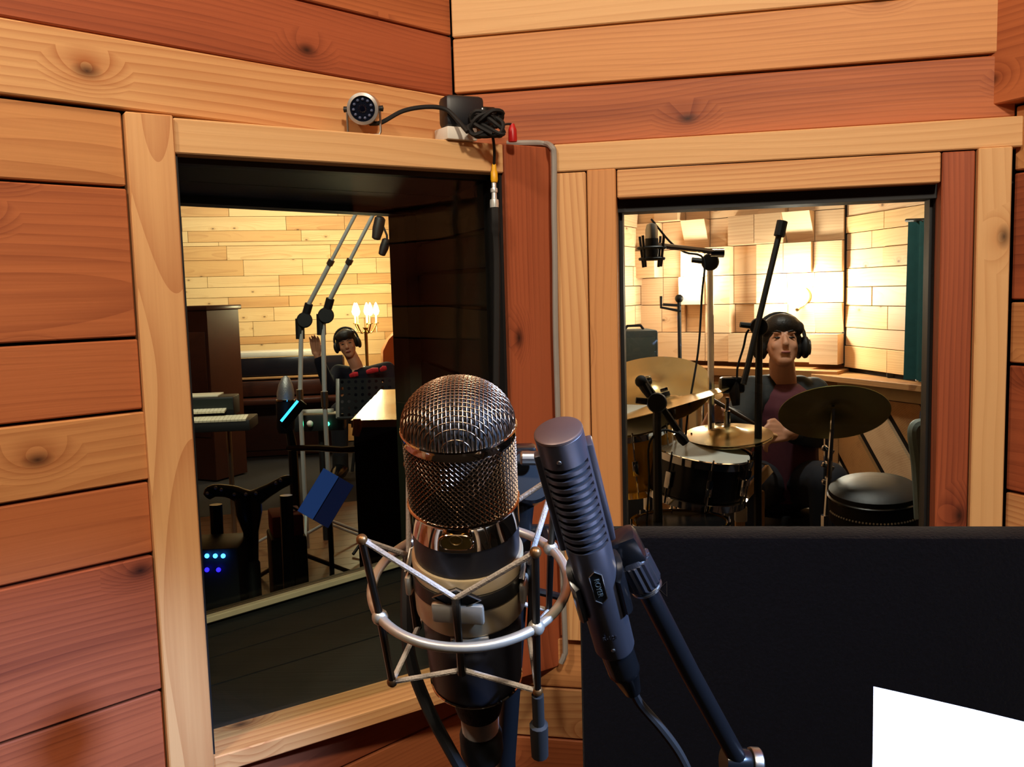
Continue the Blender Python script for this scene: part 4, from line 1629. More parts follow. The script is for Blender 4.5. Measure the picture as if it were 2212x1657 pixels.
# upright piano against the far wall
a, b_ = px(452, 770, 8.5), px(742, 754, 8.7)
u = Vector((b_.x - a.x, b_.y - a.y, 0))
W = u.length
u.normalize()
v = Vector((-u.y, u.x, 0))
zt = (a.z + b_.z) / 2
up_ = thing('upright_piano', 'dark brown upright piano with pale lid edge against the far plank wall', 'piano', Vector((a.x, a.y, 0)) + u * W / 2)
Mp = frame_mat(Vector((a.x, a.y, 0)) + u * W / 2, u, v)
one('case', WD['walnut'], up_, add_box, (0, .16, zt / 2 - .03), (W, .30, zt - .06), Mp, .01)
one('lid', plain('pale_lid_edge', (214, 206, 190), .35), up_, add_box, (-.10, .15, zt - .012), (W - .18, .34, .05), Mp, .006)
one('upper_panel', plain('dark_polished_panel', (24, 22, 28), .2), up_, add_box, (0, -.002, zt - .13), (W - .02, .03, .17), Mp, .005)
one('ledge_moulding', WD['oak'], up_, add_box, (0, -.02, zt - .235), (W - .02, .05, .02), Mp, .004)
one('fallboard', WD['walnut'], up_, add_box, (0, -.06, zt - .33), (W - .04, .10, .14), Mp, .01)
one('key_shelf', WD['walnut'], up_, add_box, (0, -.14, zt - .44), (W, .28, .05), Mp, .008)
one('lower_panel', WD['walnut'], up_, add_box, (0, -.0, .26), (W - .1, .02, .4), Mp, .004)
for sx in (-1, 1):
    one('leg', WD['walnut'], up_, add_box, (sx * (W / 2 - .05), -.22, (zt - .46) / 2), (.07, .07, zt - .46), Mp, .01)
# two-tier stage keyboard on a stand
T = 5.6
a, b_ = px(395, 910, T), px(541, 905, T)
u = az(84)
v = Vector((-u.y, u.x, 0))
kbW = .62
k0 = Vector((b_.x, b_.y, 0)) - u * kbW
zk0 = b_.z
kb_ = thing('stage_keyboard', 'two-tier stage keyboard with white keys at lower left of the live room', 'keyboard', k0 + u * kbW / 2)
Mk = frame_mat(k0 + u * kbW / 2, u, v)
IV = plain('ivory_keys', (224, 214, 186), .4)
one('lower_body', MATTE_BLACK, kb_, add_box, (0, .12, zk0 - .035), (kbW, .30, .07), Mk, .008)
one('upper_body', MATTE_BLACK, kb_, add_box, (-.06, .22, zk0 + .07), (kbW - .12, .20, .12), Mk, .008)
one('top_sheet', plain('pale_keyboard_top', (206, 196, 170), .5), kb_, add_box, (-.10, .24, zk0 + .135), (kbW - .24, .18, .012), Mk, .003)
one('front_panel', plain('dark_green_panel', (34, 40, 36), .4), kb_, add_box, (-.06, .118, zk0 + .085), (kbW - .13, .004, .07), Mk, 0)
for row, (y0, zz, w_) in enumerate(((.02, zk0 + .006, kbW - .02), (.10, zk0 + .052, kbW - .16))):
    nk = int(w_ / .0235)
    bm = bmesh.new()
    add_box(bm, (0, 0, 0), (.0222, .11, .014), None, .0015)
    me = bpy.data.meshes.new('white_key')
    bm.to_mesh(me)
    bm.free()
    me.materials.append(IV)
    for k in range(nk):
        o = bpy.data.objects.new('white_key', me)
        COL.objects.link(o)
        off = -.07 if row else 0
        o.matrix_basis = Mk @ Matrix.Translation((off - w_ / 2 + (k + .5) * .0235, y0, zz)) @ Matrix.Rotation(math.radians(8), 4, 'X')
        attach(o, kb_)
for x_ in (-.20, kbW / 2 - .16):
    one('leg', STEEL, kb_, add_tube, [Mk @ Vector((x_, .12, zk0 - .07)), Mk @ Vector((x_, .12, .0))], .016, 10)

# two chrome boom stands
def clutch_stand(label, xb, yb, xc, yc, xt, yt, Tq, group=None, mics=()):
    base = px(xb, yb, Tq)
    top = px(xc, yc, Tq)
    t = thing('boom_stand', label, 'mic stand', Vector((base.x, base.y, 0)))
    bm = bmesh.new()
    add_tube(bm, [Vector((base.x, base.y, .02)), Vector((base.x, base.y, .9)), top], .0135, 10)
    pole = mesh_obj('pole', bm, BRIGHT, t, True)
    bm = bmesh.new()
    add_tube(bm, [Vector((base.x, base.y, .88)), Vector((base.x, base.y, .97))], .02, 10)
    mesh_obj('height_collar', bm, STEEL, pole, True)
    d = (px(xt, yt, Tq - .15) - top)
    end = top + d
    bm = bmesh.new()
    add_tube(bm, [top - d * .04, top + d * .52], .0135, 10)
    boom = mesh_obj('boom', bm, BRIGHT, t, True)
    bm = bmesh.new()
    add_tube(bm, [top + d * .5, end], .0105, 10)
    mesh_obj('boom_extension', bm, BRIGHT, boom, True)
    bm = bmesh.new()
    add_tube(bm, [top + d * .485, top + d * .53], .019, 10)
    mesh_obj('boom_collar', bm, STEEL, boom, True)
    bm = bmesh.new()
    nrm = ray(xc, yc) * -1
    add_lathe(bm, [(0, -.03), (.040, -.03), (.046, -.02), (.046, .02), (.040, .03), (0, .03)], 20, axis_frame(top + Vector((.018, 0, -.01)), nrm.normalized()))
    cl = mesh_obj('clutch', bm, MATTE_BLACK, t, True)
    bm = bmesh.new()
    add_tube(bm, [top + Vector((-.01, 0, .0)), top + Vector((-.012, 0, -.12))], .026, 10)
    add_tube(bm, [top + Vector((.02, 0, .0)), top + d.normalized() * .10], .024, 10)
    mesh_obj('clutch_socket', bm, MATTE_BLACK, cl, True)
    tripod(t, (base.x, base.y), .22, 0, BRIGHT, .38, .009, 40)
    return t, end


clutch_stand('chrome boom stand on the left with its pole beside the piano', 650, 900, 651, 688, 777, 446, 5.3)
s2_, e2 = clutch_stand('chrome boom stand nearer the seated person with two hanging microphones', 703, 900, 697, 678, 812, 452, 5.15)
for (x0_, y0_, x1_, y1_, r_, lab) in ((822, 468, 812, 518, .030, 'black microphone hanging highest from the chrome boom'), (836, 516, 824, 552, .024, 'small black microphone hanging lowest from the chrome boom')):
    A, B = px(x0_, y0_, 5.0), px(x1_, y1_, 5.0)
    t = thing('hanging_microphone', lab, 'microphone', B)
    bm = bmesh.new()
    add_tube(bm, [A, A.lerp(B, .08), A.lerp(B, .55), A.lerp(B, .95), B], [r_ * .6, r_, r_ * 1.05, r_ * .8, r_ * .4], 12)
    mesh_obj('microphone_body', bm, MATTE_BLACK, t, True)
    bm = bmesh.new()
    add_tube(bm, [e2, A + Vector((0, 0, .02)), A], .006, 8)
    mesh_obj('holder', bm, RUBBER, t, True)

# studio microphone with a silver grille, blue-lit screen beside it
T = 4.6
sm = thing('studio_microphone', 'black studio microphone with pointed silver grille in the live room', 'microphone', px(618, 886, T))
A, B = px(617, 812, T), px(617, 868, T)
Ms = axis_frame(B, (A - B))
hh = (A - B).length
one('grille', plain('silver_mesh_grille', (206, 206, 202), .35, .6, .5, 300, bump=.8), sm, add_lathe, [(.044, 0), (.044, hh * .35), (.036, hh * .65), (.020, hh * .92), (.008, hh), (0, hh)], 20, Ms)
one('body', MATTE_BLACK, sm, add_lathe, [(0, -.16), (.036, -.16), (.046, -.13), (.048, -.01), (.046, .004), (0, .004)], 20, Ms)
one('body_ring', CHROME, sm, add_lathe, [(.045, .0), (.049, .002), (.049, .010), (.045, .012)], 20, Ms, cap=False)
bs = px(634, 1000, T)
ss = thing('microphone_stand', 'black pole stand under the studio microphone with the silver grille', 'mic stand', Vector((bs.x, bs.y, 0)))
bm = bmesh.new()
add_tube(bm, [Vector((bs.x, bs.y, .02)), Vector((bs.x, bs.y, .75)), px(622, 912, T)], [.026, .024, .02], 10)
mesh_obj('pole', bm, GLOSS_BLACK, ss, True)
bm = bmesh.new()
add_tube(bm, [px(622, 968, T - .1), px(690, 968, T - .2), px(740, 972, T - .25), px(800, 968, T - .3)], [.014, .016, .016, .022], 8)
mesh_obj('cross_arm', bm, GLOSS_BLACK, ss, True)
tripod(ss, (bs.x, bs.y), .2, 0, GLOSS_BLACK, .35, .012, 20)
sp_ = thing('lit_meter', 'slanted device with a glowing blue display beside the silver-grilled microphone', 'meter', px(633, 915, T - .15))
A, B = px(612, 914, T - .15), px(648, 870, T - .15)
Mm = frame_mat(A.lerp(B, .5), (B - A), ray(633, 890) * -1)
Lm = (B - A).length
one('case', MATTE_BLACK, sp_, add_box, (0, .012, -.012), (Lm + .03, .04, .03), Matrix(Mm) @ Matrix.Rotation(math.radians(90), 4, 'X'), .004)
bm = bmesh.new()
fx, fn_ = (B - A).normalized(), (CAM - A).normalized()
fy = fn_.cross(fx).normalized()
BLUE = glow('blue_display', (40, 170, 255), 5.0)
for k in range(10):
    c0 = A.lerp(B, (k + .5) / 10) + fn_ * .022
    bb = bmesh.new()
    add_box(bb, (0, 0, 0), (Lm / 10 * .9, .040, .004), frame_mat(c0, fx, fy))
    mesh_obj('display_bar', bb, BLUE, sp_)
ct_ = thing('control_box', 'small dark box with white trim and a green light beside the music stand', 'equipment', px(690, 905, 5.5))
bx = px(690, 895, 5.5)
MX = zrot((bx.x, bx.y, bx.z - .05), 6)
one('case', MATTE_BLACK, ct_, add_box, (0, .05, .0), (.30, .16, .10), MX, .006)
one('front_strip', WHITE, ct_, add_box, (-.02, -.034, .075), (.22, .01, .022), MX, .003)
one('front_knob', WHITE, ct_, add_ball, (-.055, -.04, .0), .02, MX)
one('green_light', glow('green_led', (60, 255, 190), 8.0), ct_, add_ball, (.05, -.045, -.005), .013, MX)
one('stand_leg', MATTE_BLACK, ct_, add_tube, [MX @ Vector((0, .05, -.04)), MX @ Vector((0, .05, -(bx.z - .05)))], .02, 10)

# black perforated music stand
T = 5.4
a, b_ = px(728, 818, T), px(905, 806, T)
zlow = px(728, 905, T).z
u = (b_ - a)
u.z = 0
W = u.length
u.normalize()
mst = thing('music_stand', 'black perforated music stand in front of the seated person', 'music stand', Vector((a.x, a.y, 0)) + u * W / 2)
hS = a.z - zlow
Mms = frame_mat(Vector((a.x, a.y, zlow)), u, Z + Vector((0, .25, 0)))
bm = bmesh.new()
nx, ny = 12, 6
cw_, ch_ = W / nx, hS / ny
for i in range(nx):
    for j in range(ny):
        cx, cy = (i + .5) * cw_, (j + .5) * ch_
        sq = [(cx - cw_ / 2, cy - ch_ / 2), (cx, cy - ch_ / 2), (cx + cw_ / 2, cy - ch_ / 2), (cx + cw_ / 2, cy), (cx + cw_ / 2, cy + ch_ / 2), (cx, cy + ch_ / 2), (cx - cw_ / 2, cy + ch_ / 2), (cx - cw_ / 2, cy)]
        rh = .0100
        ho = [(cx + rh * math.cos(math.radians(225 + 45 * k)), cy + rh * math.sin(math.radians(225 + 45 * k))) for k in range(8)]
        for zq in (0, .002):
            A = [bm.verts.new(Mms @ Vector((p[0], p[1], zq))) for p in sq]
            Bh = [bm.verts.new(Mms @ Vector((p[0], p[1], zq))) for p in ho]
            for k in range(8):
                bm.faces.new((A[k], A[(k + 1) % 8], Bh[(k + 1) % 8], Bh[k]))
desk = mesh_obj('perforated_desk', bm, plain('black_desk_enamel', (8, 9, 11), .7, spec=.2), mst)
one('edge_strip', plain('grey_edge_strip', (150, 148, 138), .4), mst, add_box, (-.006, hS / 2, .004), (.022, hS, .012), Mms, .002)
one('lip', MATTE_BLACK, mst, add_box, (W / 2, -.004, .03), (W, .012, .06), Mms, .002)
one('pole', MATTE_BLACK, mst, add_tube, [Mms @ Vector((W / 2, hS / 2, -.01)), Vector((a.x + u.x * W / 2, a.y + u.y * W / 2 + .05, .02))], .012, 8)
tripod(mst, (a.x + u.x * W / 2, a.y + u.y * W / 2), .2, 0, MATTE_BLACK, .3)

# polished wooden cabinet in the middle, lamp reflection painted into its pale top
zt = px(760, 908, 3.7).z
q0, q1 = at_z(758, 908, zt), at_z(940, 905, zt)
q2, q3 = at_z(940, 838, zt), at_z(822, 842, zt)
pcb = thing('polished_cabinet', 'dark wooden cabinet with bright polished top behind the large microphone', 'cabinet', Vector(((q0.x + q2.x) / 2, (q0.y + q2.y) / 2, 0)))
TOPW = plain('varnished_gleam_top', (206, 178, 120), .22, 0, .15, 6, coat=.6)
bm = bmesh.new()
add_hexa(bm, [q0, q1, q2, q3], [p - Z * .03 for p in (q0, q1, q2, q3)])
mesh_obj('top', bm, TOPW, pcb)
ins = [p.lerp((q0 + q2) / 2, .04) for p in (q0, q1, q2, q3)]
bm = bmesh.new()
add_hexa(bm, [p - Z * .03 for p in ins], [Vector((p.x, p.y, 0)) for p in ins])
mesh_obj('carcass', bm, WD['walnut'], pcb)
yl = at_z(770, 905, zt)
bm = bmesh.new()
add_tube(bm, [px(771, 905, 3.66), px(772, 925, 3.66), px(768, 942, 3.66)], [.016, .018, .015], 8)
tag(mesh_obj('yellow_cloth', bm, plain('amber_cloth', (214, 150, 40), .8, bump=.4), None, True), 'amber strip of cloth hanging from the corner of the polished cabinet', 'cloth')
# bass amplifier stand-like black yoke in the foreground of the live room
T = 3.1
yk = thing('yoke_stand', 'glossy black stand with a curved yoke top, low in the left window', 'stand', Vector((px(543, 1200, T).x, px(543, 1200, T).y, 0)))
bm = bmesh.new()
add_tube(bm, spline([px(447, 1072, T), px(462, 1060, T), px(500, 1063, T), px(540, 1078, T), px(575, 1062, T), px(610, 1042, T), px(628, 1036, T)], 4), [.016, .019, .022, .022, .022, .022, .022, .022, .024, .026, .028, .030, .030, .030, .028, .026, .024, .022, .021, .020, .020, .020, .019, .018, .016], 12)
mesh_obj('yoke', bm, GLOSS_BLACK, yk, True)
xb_, yb_ = px(543, 1200, T).x, px(543, 1200, T).y
bm = bmesh.new()
add_tube(bm, [px(535, 1075, T), px(538, 1110, T), px(542, 1150, T), Vector((xb_, yb_, .55)), Vector((xb_, yb_, .05))], [.046, .044, .026, .02, .02], 12)
mesh_obj('column', bm, GLOSS_BLACK, yk, True)
one('socket', MATTE_BLACK, yk, add_lathe, [(0, .40), (.028, .40), (.028, .60), (.022, .61), (0, .61)], 16, Matrix.Translation((xb_, yb_, 0)))
for k, (x_, y_) in enumerate(((448, 1066), (466, 1054), (478, 1058), (506, 1068), (531, 1068), (553, 1066), (596, 1044), (606, 1038))):
    one('stud_and_glint', BRIGHT, yk, add_ball, px(x_, y_, T - .03), .0060)  # bright beads placed as painted glints on the glossy yoke
for x_, y0_ in ((466, 1090), (618, 1070)):
    pq = px(x_, 1200, T + .05)
    one('side_leg', GLOSS_BLACK, yk, add_tube, [px(x_, y0_, T + .05), Vector((pq.x, pq.y, .03))], .022, 10)
tripod(yk, (xb_, yb_), .3, 0, MATTE_BLACK, .3, .012, 10)
rk = thing('rack_unit', 'dark equipment box with blue lights in the lower left of the left window', 'equipment', px(470, 1245, 2.9))
cr_ = px(462, 1225, 2.95)
MX = zrot((cr_.x, cr_.y, 0), 4)
one('case', MATTE_BLACK, rk, add_box, (-.05, .1, cr_.z / 2 + .03), (.26, .2, cr_.z + .06), MX, .006)
LB_ = glow('blue_led', (50, 130, 255), 9.0)
LV = glow('violet_led', (30, 20, 255), 6.0)
for x_, y_ in ((447, 1201), (465, 1201), (482, 1201)):
    one('blue_light', LB_, rk, add_ball, px(x_, y_, 2.93), .0075)
for x_, y_ in ((447, 1231), (472, 1231)):
    one('violet_light', LV, rk, add_ball, px(x_, y_, 2.93), .0075)
rc = px(620, 1112, 4.1)
bm = bmesh.new()
add_box(bm, (0, .08, rc.z - .05), (.14, .2, .10), zrot((rc.x, rc.y, 0), 20), .01)
rcase = thing('red_case', 'small red case on a stool in the shadows of the live room', 'case', Vector((rc.x, rc.y, 0)))
mesh_obj('case', bm, plain('red_fabric', (150, 24, 24), .7), rcase, True)
one('case_handle', MATTE_BLACK, rcase, add_tube, [Vector((rc.x - .03, rc.y + .08, rc.z)), Vector((rc.x, rc.y + .08, rc.z + .02)), Vector((rc.x + .03, rc.y + .08, rc.z))], .006, 6)
one('stool', MATTE_BLACK, rcase, add_box, (0, .08, (rc.z - .1) / 2), (.16, .22, rc.z - .1), zrot((rc.x, rc.y, 0), 20), .01)

# glowing panel added among the stands to imitate a blue reflection in the glass
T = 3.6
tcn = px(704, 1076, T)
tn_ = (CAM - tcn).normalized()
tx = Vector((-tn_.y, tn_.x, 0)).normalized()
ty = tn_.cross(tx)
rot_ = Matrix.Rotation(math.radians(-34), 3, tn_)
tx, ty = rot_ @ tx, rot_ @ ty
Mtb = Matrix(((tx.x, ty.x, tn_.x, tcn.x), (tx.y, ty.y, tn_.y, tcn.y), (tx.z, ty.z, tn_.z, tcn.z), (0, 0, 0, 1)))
tb_ = thing('glass_reflection', 'dim glowing blue panel standing in for a reflection, low in the left window', 'glass_reflection', Vector((tcn.x, tcn.y, 0)))
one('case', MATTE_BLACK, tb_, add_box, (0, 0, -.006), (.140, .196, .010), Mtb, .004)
one('screen', glow('reflection_glow', (66, 104, 190), .22), tb_, add_box, (-.035, 0, .0), (.069, .195, .002), Mtb)  # glow for the brighter half of the imitated reflection
one('screen', glow('reflection_glow_dim', (60, 74, 140), .09), tb_, add_box, (.036, .0, .0), (.066, .195, .002), Mtb)  # glow for its fainter half
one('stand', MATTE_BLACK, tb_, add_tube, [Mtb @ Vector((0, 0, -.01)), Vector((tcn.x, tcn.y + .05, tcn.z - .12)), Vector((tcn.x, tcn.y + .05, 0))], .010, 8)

# candelabra floor lamp
T = 8.5
lb = px(790, 712, T)
lm = thing('candelabra_lamp', 'brass floor lamp with five glowing candle bulbs by the far plank wall', 'lamp', Vector((lb.x, lb.y, 0)))
bm = bmesh.new()
add_tube(bm, [Vector((lb.x, lb.y, .02)), Vector((lb.x, lb.y, .9)), lb, lb + Z * .02], [.02, .014, .016, .03], 10)
mesh_obj('pole', bm, BRASS, lm, True)
one('base', BRASS, lm, add_lathe, [(0, 0), (.16, 0), (.15, .02), (.04, .06), (.02, .1), (0, .1)], 24, Matrix.Translation((lb.x, lb.y, 0)))
BULB = glow('candle_bulb', (255, 230, 176), 90.0)
CAND = plain('candle_sleeve', (236, 214, 160), .5)
for k in range(5):
    a = math.radians(18 + 72 * k)
    r_ = .105 if k else .105
    tip = lb + Vector((r_ * math.cos(a), r_ * math.sin(a), .05))
    bm = bmesh.new()
    add_tube(bm, spline([lb, lb + Vector((.5 * r_ * math.cos(a), .5 * r_ * math.sin(a), -.03)), tip], 4), .007, 6)
    arm = mesh_obj('arm', bm, BRASS, lm, True)
    one('candle_cup', BRASS, arm, add_lathe, [(0, 0), (.024, .006), (.02, .012), (0, .012)], 12, Matrix.Translation(tip))
    one('candle_sleeve', CAND, arm, add_tube, [tip + Z * .01, tip + Z * .085], .011, 8)
    one('bulb', BULB, arm, add_lathe, [(0, .085), (.018, .09), (.029, .120), (.018, .165), (.004, .20), (0, .203)], 12, Matrix.Translation(tip))
    if k < 3:
        one('crystal_drop', plain('crystal_drop', (200, 190, 160), .1) if k == 0 else bpy.data.materials['crystal_drop'], arm, add_tube, [tip + Z * 0, tip - Z * .04, tip - Z * .08], [.003, .008, .003], 6)
light('candelabra_light', 'POINT', (lb.x - .02, lb.y - .10, lb.z + .30), 28, (1.0, .80, .48), size=.06)

# double bass leaning at the right edge of the view
T = 8.35
db = px(899, 880, T)
dbt = thing('double_bass', 'reddish brown double bass standing at the right of the left window', 'double bass', Vector((db.x, db.y, 0)))
VARN = plain('red_varnish', (176, 72, 26), .25, 0, .25, 8, coat=.5)
half = [(0, .0), (.14, .005), (.26, .05), (.325, .17), (.33, .28), (.27, .42), (.215, .52), (.20, .60), (.225, .68), (.25, .78), (.24, .90), (.18, 1.0), (.09, 1.08), (.03, 1.11), (0, 1.11)]
half = [(x_, z_ + .12) for x_, z_ in half]
out_ = half + [(-x_, z_) for x_, z_ in half[-2:0:-1]]
MD = Matrix.Translation((db.x, db.y, 0)) @ Matrix.Rotation(math.radians(14), 4, 'Z') @ Matrix.Rotation(math.radians(-3), 4, 'Y') @ Matrix.Rotation(math.radians(90), 4, 'X')
bm = bmesh.new()
add_prism(bm, out_, -.09, .09, MD)
bmesh.ops.bevel(bm, geom=[e for e in bm.edges if e.calc_face_angle(0) > 1.2], offset=.025, segments=3, affect='EDGES')
mesh_obj('body', bm, VARN, dbt, True)
one('neck', VARN, dbt, add_tube, [MD @ Vector((0, 1.2, .05)), MD @ Vector((0, 1.72, .03))], [.028, .022], 10)
one('fingerboard', MATTE_BLACK, dbt, add_box, (0, 1.3, .10), (.07, .8, .02), MD, .006)
one('scroll', WD['walnut'], dbt, add_lathe, [(0, -.03), (.05, -.03), (.055, 0), (.05, .03), (0, .03)], 18, MD @ Matrix.Translation((0, 1.84, .0)) @ Matrix.Rotation(math.radians(90), 4, 'Y'))
one('pegbox', WD['walnut'], dbt, add_box, (0, 1.76, .02), (.05, .14, .05), MD, .01)
for k in range(4):
    one('tuning_peg', BRASS, dbt, add_tube, [MD @ Vector((-.09 if k % 2 else .09, 1.71 + .035 * k, .02)), MD @ Vector((0, 1.71 + .035 * k, .02))], [.016, .006], 8)
    one('string', STEEL, dbt, add_tube, [MD @ Vector((-.03 + .02 * k, .42, .10)), MD @ Vector((-.035 + .023 * k, .62, .19)), MD @ Vector((-.015 + .01 * k, 1.7, .08))], .0018, 5)
one('bridge', WD['pale'], dbt, add_box, (0, .66, .14), (.14, .012, .10), MD, .003)
one('tailpiece', MATTE_BLACK, dbt, add_box, (0, .36, .105), (.09, .26, .02), MD, .006)
one('endpin', STEEL, dbt, add_tube, [MD @ Vector((0, .13, 0)), MD @ Vector((0, .004, 0))], .008, 8)

# seated person with headphones, head tipped to one side, one hand raised
T = 7.7
pp = thing('person', 'person in navy jumper with red bands, headphones on, waving behind the music stand', 'person', Vector((px(775, 850, T).x, px(775, 850, T).y + .1, 0)))
hc = px(750, 744, T)
H = axis_frame(hc, Vector((-.22, -.02, .97)), Vector((1, .12, .1)))
neck = px(768, 786, T + .03)
chest = px(782, 830, T + .08)
pel = Vector((chest.x + .02, chest.y + .06, .62))
shL, shR = px(732, 806, T + .06), px(836, 800, T + .10)
elL, wrL = px(712, 838, T - .12), px(684, 765, T - .16)
elR, wrR = px(862, 862, T - .05), px(835, 880, T - .30)


def body1(bm):
    head_shape(bm, H)
    limb(bm, [H @ Vector((0, .02, -.07)), neck, chest], [.052, .055, .06])
    limb(bm, [chest.lerp(neck, .2), pel], [.13, .15])
    for s_, e_, w_ in ((shL, elL, wrL), (shR, elR, wrR)):
        limb(bm, [chest.lerp(neck, .45), s_, e_, w_], [.06, .055, .042, .028])
    hand(bm, wrL, Vector((-.05, -.1, 1)), Vector((.8, -.3, 0)), Vector((0, -1, .2)), 1.15)
    hand(bm, wrR, Vector((-.4, -.8, -.1)), Vector((-.4, .3, .6)), Vector((0, -.3, -1)))
    for s in (-1, 1):
        hip = pel + Vector((s * .1, 0, -.02))
        limb(bm, [hip, hip + Vector((s * .06, -.42, -.04)), hip + Vector((s * .07, -.40, -.50)), hip + Vector((s * .08, -.55, -.54))], [.085, .06, .045, .035])


solidify_blobs('body', body1, .0055, SKIN, pp)
NAVY = plain('navy_knit', (10, 13, 28), .9, 0, .25, 120, bump=.4, spec=.2)


def jumper(bm):
    limb(bm, [chest.lerp(neck, .35), chest, pel + Z * .02], [.085, .165, .18])
    for s_, e_, w_ in ((shL, elL, wrL), (shR, elR, wrR)):
        limb(bm, [chest.lerp(neck, .30), s_, e_, e_.lerp(w_, .8)], [.085, .078, .06, .046])


solidify_blobs('jumper', jumper, .010, NAVY, pp)
RED = plain('red_band', (205, 30, 46), .8)
for x0_, y0_, x1_, y1_ in ((757, 812, 773, 808), (793, 804, 817, 799), (823, 799, 834, 795)):
    one('red_band', RED, pp, add_tube, [px(x0_, y0_, T - .09), px((x0_ + x1_) / 2, (y0_ + y1_) / 2 - 1, T - .105), px(x1_, y1_, T - .095)], [.018, .024, .018], 10)


def trousers(bm):
    for s in (-1, 1):
        hip = pel + Vector((s * .1, 0, -.02))
        limb(bm, [pel + Vector((0, 0, -.02)), hip, hip + Vector((s * .06, -.42, -.04)), hip + Vector((s * .07, -.40, -.46))], [.15, .105, .08, .062])


solidify_blobs('trousers', trousers, .012, plain('dark_denim', (26, 28, 36), .85), pp)
for s in (-1, 1):
    hip = pel + Vector((s * .1, 0, -.02))
    one('shoe', GLOSS_BLACK, pp, add_tube, [hip + Vector((s * .07, -.34, -.53)), hip + Vector((s * .073, -.44, -.525)), hip + Vector((s * .080, -.55, -.54)), hip + Vector((s * .085, -.64, -.56))], [.058, .068, .056, .034], 12)
    one('sock', RUBBER, pp, add_tube, [hip + Vector((s * .07, -.40, -.40)), hip + Vector((s * .07, -.415, -.53))], [.066, .066], 12)
face_parts(H, pp, True)


def hair1(bm):
    add_ball(bm, (0, .022, .048), 1, H, 20, (.088, .094, .088))
    add_ball(bm, (0, -.012, .075), 1, H, 16, (.080, .088, .060))
    for k in range(9):
        a = math.radians(200 + k * 17.5)
        add_ball(bm, (.072 * math.cos(a), -.055 + .02 * abs(math.cos(a)), .078 - .018 * math.sin(math.radians(k * 22)) + .004 * k % .02), 1, H, 10, (.022, .026, .026))
    for s in (-1, 1):
        add_ball(bm, (s * .074, .02, .01), 1, H, 12, (.022, .05, .055))


solidify_blobs('hair', hair1, .007, HAIR, pp, 2)
hpn = thing('headphones', 'dark headphones worn by the person in the navy jumper', 'headphones', H @ Vector((0, 0, .13)))
bm = bmesh.new()
add_tube(bm, [H @ Vector((.102 * math.cos(math.radians(a)), .015, .03 + .115 * math.sin(math.radians(a)))) for a in range(-8, 189, 12)], .009, 8)
mesh_obj('headband', bm, MATTE_BLACK, hpn, True)
for s in (-1, 1):
    one('ear_cup', MATTE_BLACK, hpn, add_ball, (s * .098, .012, -.008), 1, H, 16, (.022, .042, .048))
stl = thing('piano_stool', 'dark stool under the waving person', 'stool', Vector((pel.x, pel.y, 0)))
one('seat', MATTE_BLACK, stl, add_lathe, [(0, .44), (.19, .44), (.2, .46), (.19, .5), (0, .5)], 24, Matrix.Translation((pel.x, pel.y, -.02)))
for k in range(4):
    a = math.radians(45 + 90 * k)
    one('leg', MATTE_BLACK, stl, add_tube, [Vector((pel.x + .1 * math.cos(a), pel.y + .1 * math.sin(a), .42)), Vector((pel.x + .18 * math.cos(a), pel.y + .18 * math.sin(a), 0))], .014, 8)

# ================================================================== drum room
# wall lamps on the block wall
SHADE = glow('lamp_globe', (255, 240, 206), 45.0)
for x_, y_, e_, lab in ((1499, 605, 13, 'bright globe wall lamp on the left of the block wall'), (1722, 640, 24, 'bright globe wall lamp behind the drummer')):
    q = on_wall(x_, y_, DA + rn(UB) * .10, UB)
    t = thing('wall_lamp', lab, 'lamp', q - Z * .09)
    Ml = axis_frame(q, rn(UB))
    one('back_plate', BRASS, t, add_lathe, [(0, -.105), (.05, -.105), (.05, -.02 - .06), (.02, -.07), (0, -.07)], 20, Ml)
    one('arm', BRASS, t, add_tube, [q - rn(UB) * .08 - Z * .05, q - Z * .075], .01, 8)
    one('globe', SHADE, t, add_ball, q, .062, None, 20)
    light('wall_lamp_light', 'POINT', q + rn(UB) * .09 + Z * .02, e_, (1.0, .93, .80), size=.05)

AMBER = plain('amber_lacquer', (196, 142, 26), .18, 0, .12, 10, coat=.6)
SHELLB = plain('dark_drum_shell', (24, 26, 34), .25, 0, .1)
HEADW = plain('coated_drum_head', (196, 198, 188), .6, 0, .08, 20)
CYM = plain('bronze_cymbal', (206, 182, 128), .26, .9, .12, 12)
CYMD = plain('dark_bronze_cymbal', (142, 138, 84), .36, .8, .2, 10)


def rigid_stand(name, label, cat, x, y, T, top_pt, mat=CHROME, r=.012, spread=.3):
    b0 = px(x, y, T)
    t = thing(name, label, cat, Vector((b0.x, b0.y, 0)))
    bm = bmesh.new()
    add_tube(bm, [Vector((b0.x, b0.y, .02)), Vector((b0.x, b0.y, top_pt.z * .6)), top_pt], [r, r, r * .6], 8)
    pole = mesh_obj('pole', bm, mat, t, True)
    bm = bmesh.new()
    add_tube(bm, [Vector((b0.x, b0.y, top_pt.z * .56)), Vector((b0.x, b0.y, top_pt.z * .62))], r * 1.7, 8)
    mesh_obj('collar', bm, mat, pole, True)
    tripod(t, (b0.x, b0.y), .25, 0, mat, spread, r * .8, 25)
    return t


def kit_cymbal(label, x, y, T, r, tilt, mat, sx, sy, bell=.05):
    c = px(x, y, T)
    t = rigid_stand('cymbal_stand', label, 'cymbal', sx, sy, T + .02, c)
    up = Vector(tilt).normalized()
    M = axis_frame(c - up * .02, up)
    cymbal(t, M, r, mat, bell)
    one('felt', RUBBER, t, add_lathe, [(0, .0), (.018, 0), (.018, .016), (0, .018)], 12, M @ Matrix.Translation((0, 0, .03)))
    one('wing_nut', CHROME, t, add_box, (0, 0, .056), (.03, .008, .014), M, .003)
    return t


